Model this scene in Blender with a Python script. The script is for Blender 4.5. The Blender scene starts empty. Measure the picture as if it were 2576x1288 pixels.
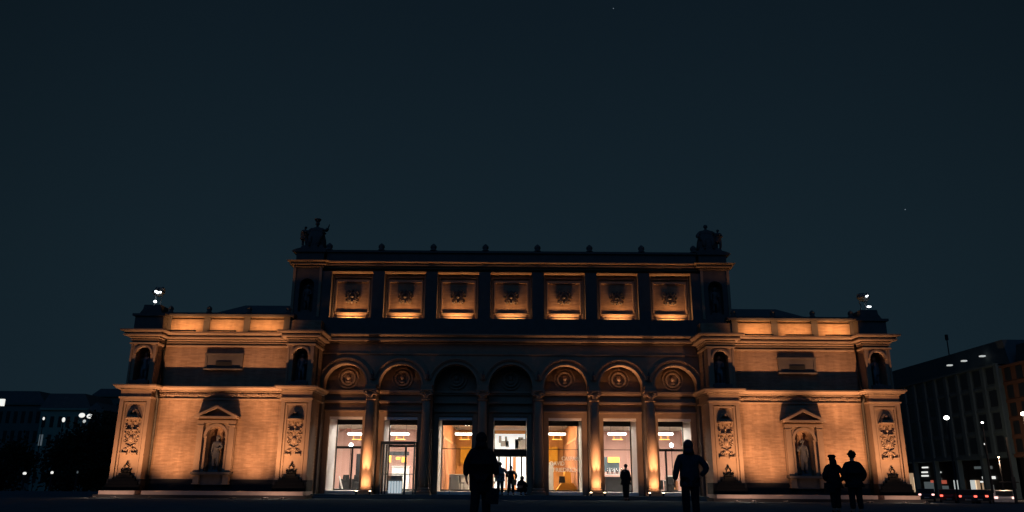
import bpy, math, random
from mathutils import Vector, Matrix
random.seed(7)
R = math.radians
PI = math.pi
sc = bpy.context.scene
col = sc.collection

# ------------------------------------------------------------------ camera
CAM_X, CAM_H, PITCH, ROLL, YAW, FPX = -0.10, 0.85, R(16.1), R(0.38), R(0.17), 1974.0
cd = bpy.data.cameras.new('camera'); cam = bpy.data.objects.new('camera', cd); col.objects.link(cam)
cd.sensor_fit = 'HORIZONTAL'; cd.sensor_width = 36.0; cd.lens = 36.0 * FPX / 2576.0
cd.clip_start = 0.1; cd.clip_end = 5000
cam.matrix_world = (Matrix.Translation((CAM_X, 0, CAM_H)) @ Matrix.Rotation(-YAW, 4, 'Z')
                    @ Matrix.Rotation(PI / 2 + PITCH, 4, 'X') @ Matrix.Rotation(ROLL, 4, 'Z'))
sc.camera = cam

# ------------------------------------------------------------------ night sky
w = bpy.data.worlds.new('World'); sc.world = w; w.use_nodes = True
nt = w.node_tree; nt.nodes.clear()
wo = nt.nodes.new('ShaderNodeOutputWorld'); bg = nt.nodes.new('ShaderNodeBackground')
tc = nt.nodes.new('ShaderNodeTexCoord'); sx = nt.nodes.new('ShaderNodeSeparateXYZ')
rp = nt.nodes.new('ShaderNodeValToRGB'); el = rp.color_ramp.elements
el[0].position = 0.0; el[0].color = (0.0086, 0.0198, 0.0288, 1)
el[1].position = 1.0; el[1].color = (0.0028, 0.0062, 0.0104, 1)
e = rp.color_ramp.elements.new(0.25); e.color = (0.0074, 0.0170, 0.0248, 1)
e = rp.color_ramp.elements.new(0.55); e.color = (0.0045, 0.0104, 0.0164, 1)
nt.links.new(tc.outputs['Generated'], sx.inputs[0]); nt.links.new(sx.outputs['Z'], rp.inputs[0])
# lens vignetting put into the sky colour: it fades away from straight ahead
v2 = nt.nodes.new('ShaderNodeVectorMath'); v2.operation = 'MULTIPLY'; v2.inputs[1].default_value = (1, 1, 0)
v3 = nt.nodes.new('ShaderNodeVectorMath'); v3.operation = 'NORMALIZE'
s3 = nt.nodes.new('ShaderNodeSeparateXYZ'); gr = nt.nodes.new('ShaderNodeMapRange'); gr.interpolation_type = 'SMOOTHSTEP'
gr.inputs['From Min'].default_value = 0.55; gr.inputs['From Max'].default_value = 1.0
gr.inputs['To Min'].default_value = 0.45; gr.inputs['To Max'].default_value = 1.0
nt.links.new(tc.outputs['Generated'], v2.inputs[0]); nt.links.new(v2.outputs[0], v3.inputs[0]); nt.links.new(v3.outputs[0], s3.inputs[0]); nt.links.new(s3.outputs['Y'], gr.inputs['Value'])
vs = nt.nodes.new('ShaderNodeVectorMath'); vs.operation = 'SCALE'
nt.links.new(rp.outputs[0], vs.inputs[0]); nt.links.new(gr.outputs[0], vs.inputs['Scale'])
nt.links.new(vs.outputs[0], bg.inputs['Color']); bg.inputs['Strength'].default_value = 1.0
nt.links.new(bg.outputs[0], wo.inputs[0])

# ------------------------------------------------------------------ faint moonlight
sl = bpy.data.lights.new('moon', 'SUN'); sl.energy = 0.17; sl.angle = R(50); sl.color = (0.12, 0.42, 1.0)
so = bpy.data.objects.new('moon', sl); col.objects.link(so)
so.rotation_euler = (R(48), 0, R(-12))

sc.view_settings.view_transform = 'Standard'; sc.view_settings.look = 'None'
sc.view_settings.exposure = 0.0; sc.view_settings.gamma = 1.0; sc.view_settings.use_curve_mapping = False
sc.render.engine = 'CYCLES'
sc.cycles.use_denoising = True
try: sc.cycles.denoiser = 'OPENIMAGEDENOISE'
except Exception: pass
sc.cycles.max_bounces = 6; sc.cycles.diffuse_bounces = 1; sc.cycles.glossy_bounces = 2
sc.cycles.transparent_max_bounces = 12; sc.cycles.sample_clamp_indirect = 4.0
sc.cycles.caustics_reflective = False; sc.cycles.caustics_refractive = False

def at(u, v, Y):
    """world point on the vertical plane at depth Y that the survey pixel (u, v) shows"""
    a, b = u - 1288.0, 644.0 - v
    c, s = math.cos(ROLL), math.sin(ROLL)
    a, b = a * c - b * s, a * s + b * c
    d = Vector((a, FPX * math.cos(PITCH) - b * math.sin(PITCH), FPX * math.sin(PITCH) + b * math.cos(PITCH)))
    d = Vector((d.x * math.cos(YAW) + d.y * math.sin(YAW), -d.x * math.sin(YAW) + d.y * math.cos(YAW), d.z))
    t = Y / d.y
    return Vector((CAM_X + d.x * t, Y, CAM_H + d.z * t))

# ------------------------------------------------------------------ materials
MATS = {}
def mat(name, c, rough=0.8, metal=0.0, var=0.18, scale=6.0, bump=0.0, spec=0.25, bscale=None):
    m = bpy.data.materials.new(name); m.use_nodes = True
    n, l = m.node_tree.nodes, m.node_tree.links
    b = n['Principled BSDF']; b.inputs['Roughness'].default_value = rough
    b.inputs['Metallic'].default_value = metal; b.inputs['Specular IOR Level'].default_value = spec
    t = n.new('ShaderNodeTexCoord'); z = n.new('ShaderNodeTexNoise')
    z.inputs['Scale'].default_value = scale; z.inputs['Detail'].default_value = 5
    l.new(t.outputs['Object'], z.inputs['Vector'])
    mx = n.new('ShaderNodeMix'); mx.data_type = 'RGBA'
    mx.inputs[6].default_value = tuple(v * (1 - var) for v in c) + (1,)
    mx.inputs[7].default_value = tuple(min(1, v * (1 + var)) for v in c) + (1,)
    l.new(z.outputs['Fac'], mx.inputs[0]); l.new(mx.outputs[2], b.inputs['Base Color'])
    if bump:
        z2 = n.new('ShaderNodeTexNoise'); z2.inputs['Scale'].default_value = bscale or scale * 4
        z2.inputs['Detail'].default_value = 4
        l.new(t.outputs['Object'], z2.inputs['Vector'])
        bp = n.new('ShaderNodeBump'); bp.inputs['Strength'].default_value = bump; bp.inputs['Distance'].default_value = 0.03
        l.new(z2.outputs['Fac'], bp.inputs['Height']); l.new(bp.outputs[0], b.inputs['Normal'])
    MATS[name] = m
    return m

def brickmat(name, c1, c2, mortar, bw=0.25, rh=0.077):
    m = bpy.data.materials.new(name); m.use_nodes = True
    n, l = m.node_tree.nodes, m.node_tree.links
    b = n['Principled BSDF']; b.inputs['Roughness'].default_value = 0.9; b.inputs['Specular IOR Level'].default_value = 0.15
    t = n.new('ShaderNodeTexCoord'); s = n.new('ShaderNodeSeparateXYZ'); l.new(t.outputs['Object'], s.inputs[0])
    ad = n.new('ShaderNodeMath'); ad.operation = 'ADD'; l.new(s.outputs['X'], ad.inputs[0]); l.new(s.outputs['Y'], ad.inputs[1])
    cb = n.new('ShaderNodeCombineXYZ'); l.new(ad.outputs[0], cb.inputs['X']); l.new(s.outputs['Z'], cb.inputs['Y'])
    br = n.new('ShaderNodeTexBrick'); l.new(cb.outputs[0], br.inputs['Vector'])
    br.inputs['Scale'].default_value = 1.0; br.inputs['Brick Width'].default_value = bw
    br.inputs['Row Height'].default_value = rh; br.inputs['Mortar Size'].default_value = 0.006
    br.inputs['Mortar Smooth'].default_value = 0.4; br.inputs['Bias'].default_value = -0.2
    br.inputs['Color1'].default_value = c1 + (1,); br.inputs['Color2'].default_value = c2 + (1,)
    br.inputs['Mortar'].default_value = mortar + (1,)
    # long horizontal streaks of paler and darker courses, and broad weathering
    mp = n.new('ShaderNodeMapping'); mp.inputs['Scale'].default_value = (1.3, 9.0, 1.0); l.new(cb.outputs[0], mp.inputs['Vector'])
    z = n.new('ShaderNodeTexNoise'); z.inputs['Scale'].default_value = 1.0; z.inputs['Detail'].default_value = 4; l.new(mp.outputs[0], z.inputs['Vector'])
    r = n.new('ShaderNodeMapRange'); r.inputs['From Min'].default_value = 0.3; r.inputs['From Max'].default_value = 0.7
    r.inputs['To Min'].default_value = 0.82; r.inputs['To Max'].default_value = 1.14; l.new(z.outputs['Fac'], r.inputs['Value'])
    z2 = n.new('ShaderNodeTexNoise'); z2.inputs['Scale'].default_value = 0.55; z2.inputs['Detail'].default_value = 3; l.new(t.outputs['Object'], z2.inputs['Vector'])
    r2 = n.new('ShaderNodeMapRange'); r2.inputs['From Min'].default_value = 0.3; r2.inputs['From Max'].default_value = 0.7
    r2.inputs['To Min'].default_value = 0.85; r2.inputs['To Max'].default_value = 1.12; l.new(z2.outputs['Fac'], r2.inputs['Value'])
    mu = n.new('ShaderNodeMath'); mu.operation = 'MULTIPLY'; l.new(r.outputs[0], mu.inputs[0]); l.new(r2.outputs[0], mu.inputs[1])
    mp3 = n.new('ShaderNodeMapping'); mp3.inputs['Scale'].default_value = (2.6, 0.35, 1.0); l.new(cb.outputs[0], mp3.inputs['Vector'])
    z3 = n.new('ShaderNodeTexNoise'); z3.inputs['Scale'].default_value = 1.0; z3.inputs['Detail'].default_value = 6; l.new(mp3.outputs[0], z3.inputs['Vector'])
    r3 = n.new('ShaderNodeMapRange'); r3.inputs['From Min'].default_value = 0.42; r3.inputs['From Max'].default_value = 0.62
    r3.inputs['To Min'].default_value = 0.86; r3.inputs['To Max'].default_value = 1.06; l.new(z3.outputs['Fac'], r3.inputs['Value'])
    mu3 = n.new('ShaderNodeMath'); mu3.operation = 'MULTIPLY'; l.new(mu.outputs[0], mu3.inputs[0]); l.new(r3.outputs[0], mu3.inputs[1]); mu = mu3
    vm = n.new('ShaderNodeVectorMath'); vm.operation = 'SCALE'; l.new(br.outputs['Color'], vm.inputs[0]); l.new(mu.outputs[0], vm.inputs['Scale'])
    l.new(vm.outputs[0], b.inputs['Base Color'])
    iv = n.new('ShaderNodeMath'); iv.operation = 'SUBTRACT'; iv.inputs[0].default_value = 1.0; l.new(br.outputs['Fac'], iv.inputs[1])
    bp = n.new('ShaderNodeBump'); bp.inputs['Strength'].default_value = 0.5; bp.inputs['Distance'].default_value = 0.012
    l.new(iv.outputs[0], bp.inputs['Height']); l.new(bp.outputs[0], b.inputs['Normal'])
    MATS[name] = m
    return m

def emit(name, c, s):
    m = bpy.data.materials.new(name); m.use_nodes = True
    n, l = m.node_tree.nodes, m.node_tree.links
    b = n['Principled BSDF']; b.inputs['Base Color'].default_value = (*c, 1)
    b.inputs['Emission Color'].default_value = (*c, 1); b.inputs['Emission Strength'].default_value = s
    MATS[name] = m
    return m

def glassmat(name, tint=(0.93, 0.96, 0.96), refl=0.05):
    m = bpy.data.materials.new(name); m.use_nodes = True
    n, l = m.node_tree.nodes, m.node_tree.links
    n.remove(n['Principled BSDF'])
    tr = n.new('ShaderNodeBsdfTransparent'); tr.inputs[0].default_value = (*tint, 1)
    gl = n.new('ShaderNodeBsdfGlossy'); gl.inputs['Roughness'].default_value = 0.03
    mx = n.new('ShaderNodeMixShader'); mx.inputs[0].default_value = refl
    l.new(tr.outputs[0], mx.inputs[1]); l.new(gl.outputs[0], mx.inputs[2])
    l.new(mx.outputs[0], n['Material Output'].inputs[0])
    MATS[name] = m
    return m

brickmat('brick', (0.36, 0.240, 0.162), (0.285, 0.182, 0.118), (0.29, 0.22, 0.17))
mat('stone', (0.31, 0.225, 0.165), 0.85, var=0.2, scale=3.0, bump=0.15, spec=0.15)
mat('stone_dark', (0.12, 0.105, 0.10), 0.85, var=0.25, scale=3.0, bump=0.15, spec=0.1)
mat('foot_shade_black', (0.010, 0.011, 0.013), 0.85, var=0.3, scale=20, spec=0.05)  # shade at the pier feet put into a near-black colour
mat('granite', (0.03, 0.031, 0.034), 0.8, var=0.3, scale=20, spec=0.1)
mat('step_stone', (0.42, 0.34, 0.30), 0.85, var=0.18, scale=5, bump=0.1, spec=0.1)
mat('roof_metal', (0.10, 0.12, 0.125), 0.6, var=0.2, scale=2)
mat('bronze', (0.11, 0.13, 0.14), 0.5, metal=0.0, var=0.4, scale=9, spec=0.4)
mat('marble', (0.13, 0.137, 0.15), 0.6, var=0.3, scale=7, bump=0.2)
mat("paving", (0.085, 0.125, 0.140), 1.0, var=0.3, scale=0.8, bump=0.2, bscale=12, spec=0.0)
mat('asphalt', (0.05, 0.058, 0.066), 1.0, var=0.25, scale=2.0, spec=0.0)
mat('white_paint', (0.80, 0.79, 0.77), 0.6, var=0.05, scale=2.0)
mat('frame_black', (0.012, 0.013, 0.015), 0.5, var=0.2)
mat('pipe_metal', (0.05, 0.045, 0.04), 0.6, var=0.3)
mat('wall_pink', (0.66, 0.40, 0.34), 0.9, var=0.06, scale=1.2)
mat('wall_cream', (0.78, 0.68, 0.58), 0.9, var=0.05, scale=1.2)
mat('wall_rose', (0.30, 0.125, 0.095), 0.9, var=0.08, scale=1.2)
mat('wall_amber', (0.42, 0.17, 0.06), 0.9, var=0.08, scale=1.2)
mat('wall_orange', (0.74, 0.30, 0.085), 0.9, var=0.08, scale=1.2)
mat('panel_amber', (0.85, 0.38, 0.03), 0.7, var=0.08, scale=1.0)
mat('slat_wood', (0.52, 0.235, 0.10), 0.6, var=0.15, scale=3)
mat('ceiling_white', (0.82, 0.74, 0.64), 0.9, var=0.03)
mat('floor_stone', (0.42, 0.38, 0.35), 0.7, var=0.15, scale=2)
mat('carpet_amber', (0.80, 0.38, 0.06), 0.9, var=0.1, scale=4)
mat('slate', (0.045, 0.07, 0.085), 0.7, var=0.2)
mat('grey_metal', (0.32, 0.34, 0.35), 0.4, metal=0.6, var=0.1)
mat('grey_paint', (0.45, 0.46, 0.46), 0.6, var=0.1)
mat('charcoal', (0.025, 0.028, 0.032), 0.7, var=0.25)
mat('letter_white', (0.85, 0.85, 0.83), 0.6, var=0.02)
mat('skin', (0.42, 0.27, 0.21), 0.6, var=0.08)
mat('cloth_black', (0.016, 0.019, 0.024), 0.95, var=0.3, scale=12, bump=0.1, spec=0.05)
mat('cloth_navy', (0.03, 0.045, 0.06), 0.95, var=0.3, scale=12, bump=0.1, spec=0.05)
mat('cloth_grey', (0.11, 0.145, 0.165), 0.95, var=0.25, scale=12, bump=0.1, spec=0.05)
mat('hair_dark', (0.012, 0.010, 0.009), 0.7, var=0.3, scale=30)
mat('facade_teal', (0.13, 0.25, 0.215), 0.9, var=0.15, scale=0.5)
mat('facade_slate', (0.075, 0.125, 0.145), 0.9, var=0.2, scale=0.5)
mat('facade_dim', (0.07, 0.125, 0.115), 0.9, var=0.2, scale=0.5)
mat('facade_brown', (0.11, 0.06, 0.042), 0.9, var=0.2, scale=0.6)
mat('window_dark', (0.02, 0.024, 0.028), 0.3, var=0.3, spec=0.4)
mat('leaf', (0.02, 0.03, 0.02), 0.9, var=0.4, scale=3, spec=0.05)
mat('bark', (0.03, 0.026, 0.022), 0.95, var=0.3, scale=8)
mat('car_white', (0.62, 0.62, 0.60), 0.35, var=0.03, spec=0.5)
mat('car_dark', (0.03, 0.035, 0.045), 0.35, var=0.1, spec=0.5)
mat('car_red', (0.16, 0.02, 0.02), 0.35, var=0.1, spec=0.5)
mat('rubber', (0.012, 0.012, 0.012), 0.9)
emit('lamp_white', (1.0, 0.95, 0.88), 9.0)
emit('lamp_and_glint', (0.90, 0.96, 1.0), 6.0)
emit('lamp_warm', (1.0, 0.72, 0.42), 6.0)
emit('lamp_amber', (1.0, 0.42, 0.06), 1.6)
emit('fill_panel', (1.0, 0.82, 0.70), 100.0)  # for the unseen ceiling panels added to the lobby
emit('fill_panel_warm', (1.0, 0.68, 0.40), 60.0)
emit('white_glow', (0.86, 0.93, 0.98), 0.62)  # glow put into white surfaces in place of light falling on them
emit('shop_light', (0.85, 0.90, 0.86), 0.55)
emit('shop_warm', (0.90, 0.60, 0.36), 0.40)
emit('window_lit', (0.9, 0.9, 0.85), 1.0)
emit('window_faint', (0.5, 0.6, 0.62), 0.12)
emit('tail_red', (1.0, 0.12, 0.08), 2.5)
emit('tail_pink', (1.0, 0.55, 0.48), 2.2)
emit('sign_red', (1.0, 0.2, 0.12), 0.35)
emit('star_light', (0.7, 0.85, 1.0), 0.5)
_m = MATS['letter_white']; _n, _l = _m.node_tree.nodes, _m.node_tree.links
_t = _n.new('ShaderNodeBsdfTranslucent'); _t.inputs[0].default_value = (0.95, 0.95, 0.93, 1); _x = _n.new('ShaderNodeMixShader'); _x.inputs[0].default_value = 0.8
_l.new(_n['Principled BSDF'].outputs[0], _x.inputs[1]); _l.new(_t.outputs[0], _x.inputs[2]); _l.new(_x.outputs[0], _n['Material Output'].inputs[0])
glassmat('glass'); glassmat('glass_roof', (0.55, 0.62, 0.64), 0.3)

# ------------------------------------------------------------------ mesh helpers
WT = {}          # world translation of every object made here
class MB:
    def __init__(s): s.v, s.f = [], []
    def poly(s, pts):
        k = len(s.v); s.v += [tuple(p) for p in pts]; s.f.append(tuple(range(k, k + len(pts)))); return s
    def box(s, x0, x1, y0, y1, z0, z1):
        if x0 > x1: x0, x1 = x1, x0
        if y0 > y1: y0, y1 = y1, y0
        if z0 > z1: z0, z1 = z1, z0
        k = len(s.v)
        s.v += [(x, y, z) for z in (z0, z1) for y in (y0, y1) for x in (x0, x1)]
        s.f += [tuple(k + i for i in q) for q in ((0, 2, 3, 1), (4, 5, 7, 6), (0, 1, 5, 4), (2, 6, 7, 3), (0, 4, 6, 2), (1, 3, 7, 5))]
        return s
    def prism(s, poly, y0, y1):          # polygon in XZ pushed along Y
        n = len(poly); k = len(s.v)
        s.v += [(x, y0, z) for x, z in poly] + [(x, y1, z) for x, z in poly]
        s.f += [tuple(range(k, k + n)), tuple(range(k + 2 * n - 1, k + n - 1, -1))]
        s.f += [(k + i, k + n + i, k + n + (i + 1) % n, k + (i + 1) % n) for i in range(n)]
        return s
    def prism_x(s, poly, x0, x1):        # polygon in YZ pushed along X
        n = len(poly); k = len(s.v)
        s.v += [(x0, y, z) for y, z in poly] + [(x1, y, z) for y, z in poly]
        s.f += [tuple(range(k, k + n)), tuple(range(k + 2 * n - 1, k + n - 1, -1))]
        s.f += [(k + i, k + n + i, k + n + (i + 1) % n, k + (i + 1) % n) for i in range(n)]
        return s
    def lathe(s, prof, cx, cy, n=16):
        k = len(s.v); m = len(prof)
        for i in range(n):
            a = 2 * PI * i / n
            s.v += [(cx + r * math.cos(a), cy + r * math.sin(a), z) for r, z in prof]
        for i in range(n):
            j = (i + 1) % n
            s.f += [(k + i * m + q, k + j * m + q, k + j * m + q + 1, k + i * m + q + 1) for q in range(m - 1)]
        s.f.append(tuple(k + i * m for i in range(n - 1, -1, -1))); s.f.append(tuple(k + i * m + m - 1 for i in range(n)))
        return s
    def tube(s, pts, rad, n=6, cap=True):
        pts = [Vector(p) for p in pts]; k = len(s.v)
        for i, p in enumerate(pts):
            d = (pts[min(i + 1, len(pts) - 1)] - pts[max(i - 1, 0)]).normalized()
            u = d.cross(Vector((0, 0, 1)))
            if u.length < 0.05: u = d.cross(Vector((0, 1, 0)))
            u.normalize(); t = u.cross(d).normalized()
            r = rad[i] if isinstance(rad, (list, tuple)) else rad
            s.v += [tuple(p + (u * math.cos(2 * PI * q / n) + t * math.sin(2 * PI * q / n)) * r) for q in range(n)]
        for i in range(len(pts) - 1):
            s.f += [(k + i * n + q, k + i * n + (q + 1) % n, k + (i + 1) * n + (q + 1) % n, k + (i + 1) * n + q) for q in range(n)]
        if cap:
            s.f.append(tuple(k + q for q in range(n - 1, -1, -1))); e = k + (len(pts) - 1) * n
            s.f.append(tuple(e + q for q in range(n)))
        return s
    def ball(s, c, rx, ry=None, rz=None, n=10, m=7, rot=None):
        ry = rx if ry is None else ry; rz = rx if rz is None else rz
        k = len(s.v); c = Vector(c)
        for j in range(m + 1):
            th = PI * j / m
            for i in range(n):
                a = 2 * PI * i / n
                p = Vector((rx * math.sin(th) * math.cos(a), ry * math.sin(th) * math.sin(a), rz * math.cos(th)))
                if rot is not None: p = rot @ p
                s.v.append(tuple(c + p))
        for j in range(m):
            s.f += [(k + j * n + i, k + (j + 1) * n + i, k + (j + 1) * n + (i + 1) % n, k + j * n + (i + 1) % n) for i in range(n)]
        return s
    def sweep(s, path, prof, close_ends=True):
        """profile (projection, z) carried along a plan path; outward is to the right of travel"""
        path = [Vector(p) for p in path]; n = len(path); m = len(prof); k = len(s.v)
        for i, p in enumerate(path):
            ns = []
            if i > 0: d = (path[i] - path[i - 1]).normalized(); ns.append(Vector((d.y, -d.x)))
            if i < n - 1: d = (path[i + 1] - path[i]).normalized(); ns.append(Vector((d.y, -d.x)))
            if len(ns) == 2:
                b = ns[0] + ns[1]; b = b / max(0.3, (1 + ns[0].dot(ns[1])))
            else: b = ns[0]
            s.v += [(p.x + b.x * q, p.y + b.y * q, z) for q, z in prof]
        for i in range(n - 1):
            s.f += [(k + i * m + q, k + (i + 1) * m + q, k + (i + 1) * m + q + 1, k + i * m + q + 1) for q in range(m - 1)]
        if close_ends:
            s.f.append(tuple(k + q for q in range(m - 1, -1, -1))); s.f.append(tuple(k + (n - 1) * m + q for q in range(m)))
        return s
    def archwall(s, x0, x1, z0, z1, cx, r, zs, y0, y1, n=20, sill=None):
        """wall slab from y0 to y1 with an arched opening; opening runs from sill (or z0) up"""
        zb = z0 if sill is None else sill
        pts = [(cx - r, zb), (cx - r, zs)] + [(cx - r * math.cos(PI * i / n), zs + r * math.sin(PI * i / n)) for i in range(1, n)] + [(cx + r, zs), (cx + r, zb)]
        for y in (y0, y1):
            s.poly([(x0, y, z0), (cx - r, y, z0), (cx - r, y, zs), (x0, y, zs)])
            s.poly([(cx + r, y, z0), (x1, y, z0), (x1, y, zs), (cx + r, y, zs)])
            if zb > z0: s.poly([(cx - r, y, z0), (cx + r, y, z0), (cx + r, y, zb), (cx - r, y, zb)])
            out = []
            for i in range(n + 1):
                a = PI * i / n; dx, dz = -math.cos(a), math.sin(a)
                t = min(((cx - x0) if dx < 0 else (x1 - cx)) / max(abs(dx), 1e-6), (z1 - zs) / max(dz, 1e-6))
                out.append((cx + dx * t, zs + dz * t))
            for i in range(n):
                a0, a1 = PI * i / n, PI * (i + 1) / n
                p0 = (cx - r * math.cos(a0), zs + r * math.sin(a0)); p1 = (cx - r * math.cos(a1), zs + r * math.sin(a1))
                q0, q1 = out[i], out[i + 1]; quad = [p0, p1, q1]
                if abs(q0[0] - q1[0]) > 1e-5 and abs(q0[1] - q1[1]) > 1e-5:
                    quad.append((x0 if q0[0] < cx else x1, z1))
                quad.append(q0)
                s.poly([(a, y, b) for a, b in quad])
        for i in range(len(pts) - 1):
            (xa, za), (xb, zb2) = pts[i], pts[i + 1]
            s.poly([(xa, y0, za), (xa, y1, za), (xb, y1, zb2), (xb, y0, zb2)])
        s.poly([(x0, y0, z1), (x1, y0, z1), (x1, y1, z1), (x0, y1, z1)])
        s.poly([(x0, y0, z0), (x0, y1, z0), (x0, y1, z1), (x0, y0, z1)])
        s.poly([(x1, y0, z0), (x1, y1, z0), (x1, y1, z1), (x1, y0, z1)])
        if zb > z0: s.poly([(cx - r, y0, zb), (cx + r, y0, zb), (cx + r, y1, zb), (cx - r, y1, zb)])
        return s
    def ring(s, cx, zc, r0, r1, y0, y1, a0=0.0, a1=PI, n=24):
        """arched band in XZ between radii r0 and r1"""
        full = abs(a1 - a0 - 2 * PI) < 1e-4
        for i in range(n):
            a, b = a0 + (a1 - a0) * i / n, a0 + (a1 - a0) * (i + 1) / n
            P = lambda r, t, y: (cx + r * math.cos(t), y, zc + r * math.sin(t))
            s.poly([P(r0, a, y0), P(r1, a, y0), P(r1, b, y0), P(r0, b, y0)])
            s.poly([P(r1, a, y0), P(r1, a, y1), P(r1, b, y1), P(r1, b, y0)])
            s.poly([P(r0, a, y0), P(r0, b, y0), P(r0, b, y1), P(r0, a, y1)])
            if not full and i in (0, n - 1):
                t = a if i == 0 else b
                s.poly([P(r0, t, y0), P(r0, t, y1), P(r1, t, y1), P(r1, t, y0)])
        return s
    def curl(s, cx, cz, y, r, turns=1.4, a0=0.0, sg=1, th=0.03, n=5):
        k = 14; pts, rd = [], []
        for i in range(k + 1):
            t = i / k; rr = r * (1 - 0.8 * t); a = a0 + sg * 2 * PI * turns * t
            pts.append((cx + rr * math.cos(a), y, cz + rr * math.sin(a))); rd.append(th * (0.7 + 0.6 * t))
        return s.tube(pts, rd, n)
    def mirror(s):
        s.v = [(-x, y, z) for x, y, z in s.v]; s.f = [tuple(reversed(q)) for q in s.f]; return s
    def mesh(s, name, m, smooth=False):
        me = bpy.data.meshes.new(name); me.from_pydata(s.v, [], s.f); me.update()
        if isinstance(m, str): m = MATS[m]
        me.materials.append(m)
        if smooth: me.polygons.foreach_set('use_smooth', [True] * len(me.polygons))
        return me
    def build(s, name, m, parent=None, smooth=False, local=False):
        o = bpy.data.objects.new(name, s.mesh(name, m, smooth)); col.objects.link(o)
        attach(o, parent, local)
        return o

def attach(o, parent, local=False):
    WT[o.name] = Vector((0, 0, 0))
    if parent is not None:
        o.parent = parent
        if not local: o.location = -WT.get(parent.name, Vector((0, 0, 0)))
        else: WT[o.name] = WT.get(parent.name, Vector((0, 0, 0)))

def tag(o, label, cat, group=None):
    o['label'] = label; o['category'] = cat
    if group: o['group'] = group
    return o
def thing(name, label, cat, loc=(0, 0, 0), rz=0.0, group=None):
    o = bpy.data.objects.new(name, None); o.empty_display_size = 0.2; col.objects.link(o)
    o.location = loc; o.rotation_euler = (0, 0, rz); WT[o.name] = Vector(loc)
    return tag(o, label, cat, group)
def struct(o): o['kind'] = 'structure'; return o
def copy_tree(o, parent=None):
    c = o.copy(); col.objects.link(c)
    if parent is not None: c.parent = parent
    WT[c.name] = WT.get(o.name, Vector((0, 0, 0)))
    for ch in list(o.children): copy_tree(ch, c)
    return c
ORD = ['first', 'second', 'third', 'fourth', 'fifth', 'sixth', 'seventh', 'eighth', 'ninth', 'tenth']

def spot(parent, loc, target, power, color, angle=120, blend=0.6, size=0.08):
    L = bpy.data.lights.new('light_source', 'SPOT'); L.energy = power; L.color = color
    L.spot_size = R(angle); L.spot_blend = blend; L.shadow_soft_size = size
    o = bpy.data.objects.new('light_source', L); col.objects.link(o)
    d = Vector(target) - Vector(loc)
    o.rotation_euler = d.to_track_quat('-Z', 'Y').to_euler()
    o.parent = parent; o.location = Vector(loc) - WT[parent.name]
    return o

# ================================================================== the setting
pl = MB(); pl.box(-75, 42, -40, 40.4, -1.1, 0.0).box(-75, 22.3, 40.4, 62, -1.1, 0.0)
struct(pl.build('plaza_ground', 'paving'))
st = MB(); st.poly([(-900, -300, -1.0), (900, -300, -1.0), (900, 1500, -1.0), (-900, 1500, -1.0)])
struct(st.build('street_ground', 'asphalt'))

# ================================================================== the museum
museum = thing('museum_building', 'long brick museum with arched entrance front, two side pavilions and orange floodlighting', 'building', (0, 45, 0))
BAY = 3.08
BX = [BAY * (k - 3) for k in range(7)]
CX = [BAY * (k - 2.5) for k in range(6)]
WARM = (1.0, 0.475, 0.215)
WARM2 = (1.0, 0.455, 0.16)

def relief_candelabra(cx, y, z0, z1):
    """carved upright ornament: foot ledge, crossed scrolls, vase, bowl, leaves"""
    m = MB(); h = z1 - z0; Z = lambda t: z0 + h * t
    for sg in (-1, 1):
        m.box(cx + sg * 0.10, cx + sg * 0.42, y - 0.16, y + 0.02, Z(0), Z(0) + 0.09)
        m.curl(cx + sg * 0.22, Z(0.13), y - 0.03, 0.13, 1.3, R(200) if sg > 0 else R(-20), sg, 0.035)
        m.tube([(cx + sg * 0.30, y - 0.04, Z(0.08)), (cx + sg * 0.10, y - 0.07, Z(0.20)), (cx - sg * 0.26, y - 0.04, Z(0.30))], 0.034, 5)
        m.curl(cx + sg * 0.27, Z(0.40), y - 0.03, 0.12, 1.3, R(90), sg, 0.032)
        m.ball((cx + sg * 0.33, y - 0.02, Z(0.50)), 0.05, 0.07, 0.08, 6, 5)
        m.curl(cx + sg * 0.22, Z(0.60), y - 0.03, 0.11, 1.2, R(-90), -sg, 0.032)
        m.box(cx + sg * 0.03, cx + sg * 0.30, y - 0.15, y + 0.02, Z(0.70), Z(0.70) + 0.07)
        m.tube([(cx + sg * 0.28, y - 0.08, Z(0.71)), (cx + sg * 0.33, y - 0.11, Z(0.80)), (cx + sg * 0.27, y - 0.06, Z(0.87))], [0.05, 0.065, 0.02], 5)
        m.ball((cx + sg * 0.36, y - 0.02, Z(0.64)), 0.045, 0.07, 0.06, 6, 5)
        m.ball((cx + sg * 0.12, y - 0.02, Z(0.955)), 0.035, 0.06, 0.05, 6, 5)
        m.ball((cx + sg * 0.32, y - 0.02, Z(0.975)), 0.035, 0.06, 0.05, 6, 5)
    m.ball((cx, y - 0.02, Z(0.22)), 0.07, 0.10, 0.10, 8, 6)
    m.ball((cx, y - 0.02, Z(0.47)), 0.13, 0.12, 0.17, 8, 6)
    m.ball((cx, y - 0.02, Z(0.86)), 0.07, 0.10, 0.09, 8, 6)
    m.tube([(cx, y - 0.03, Z(0.05)), (cx, y - 0.03, Z(0.95))], 0.03, 5)
    return m

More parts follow.
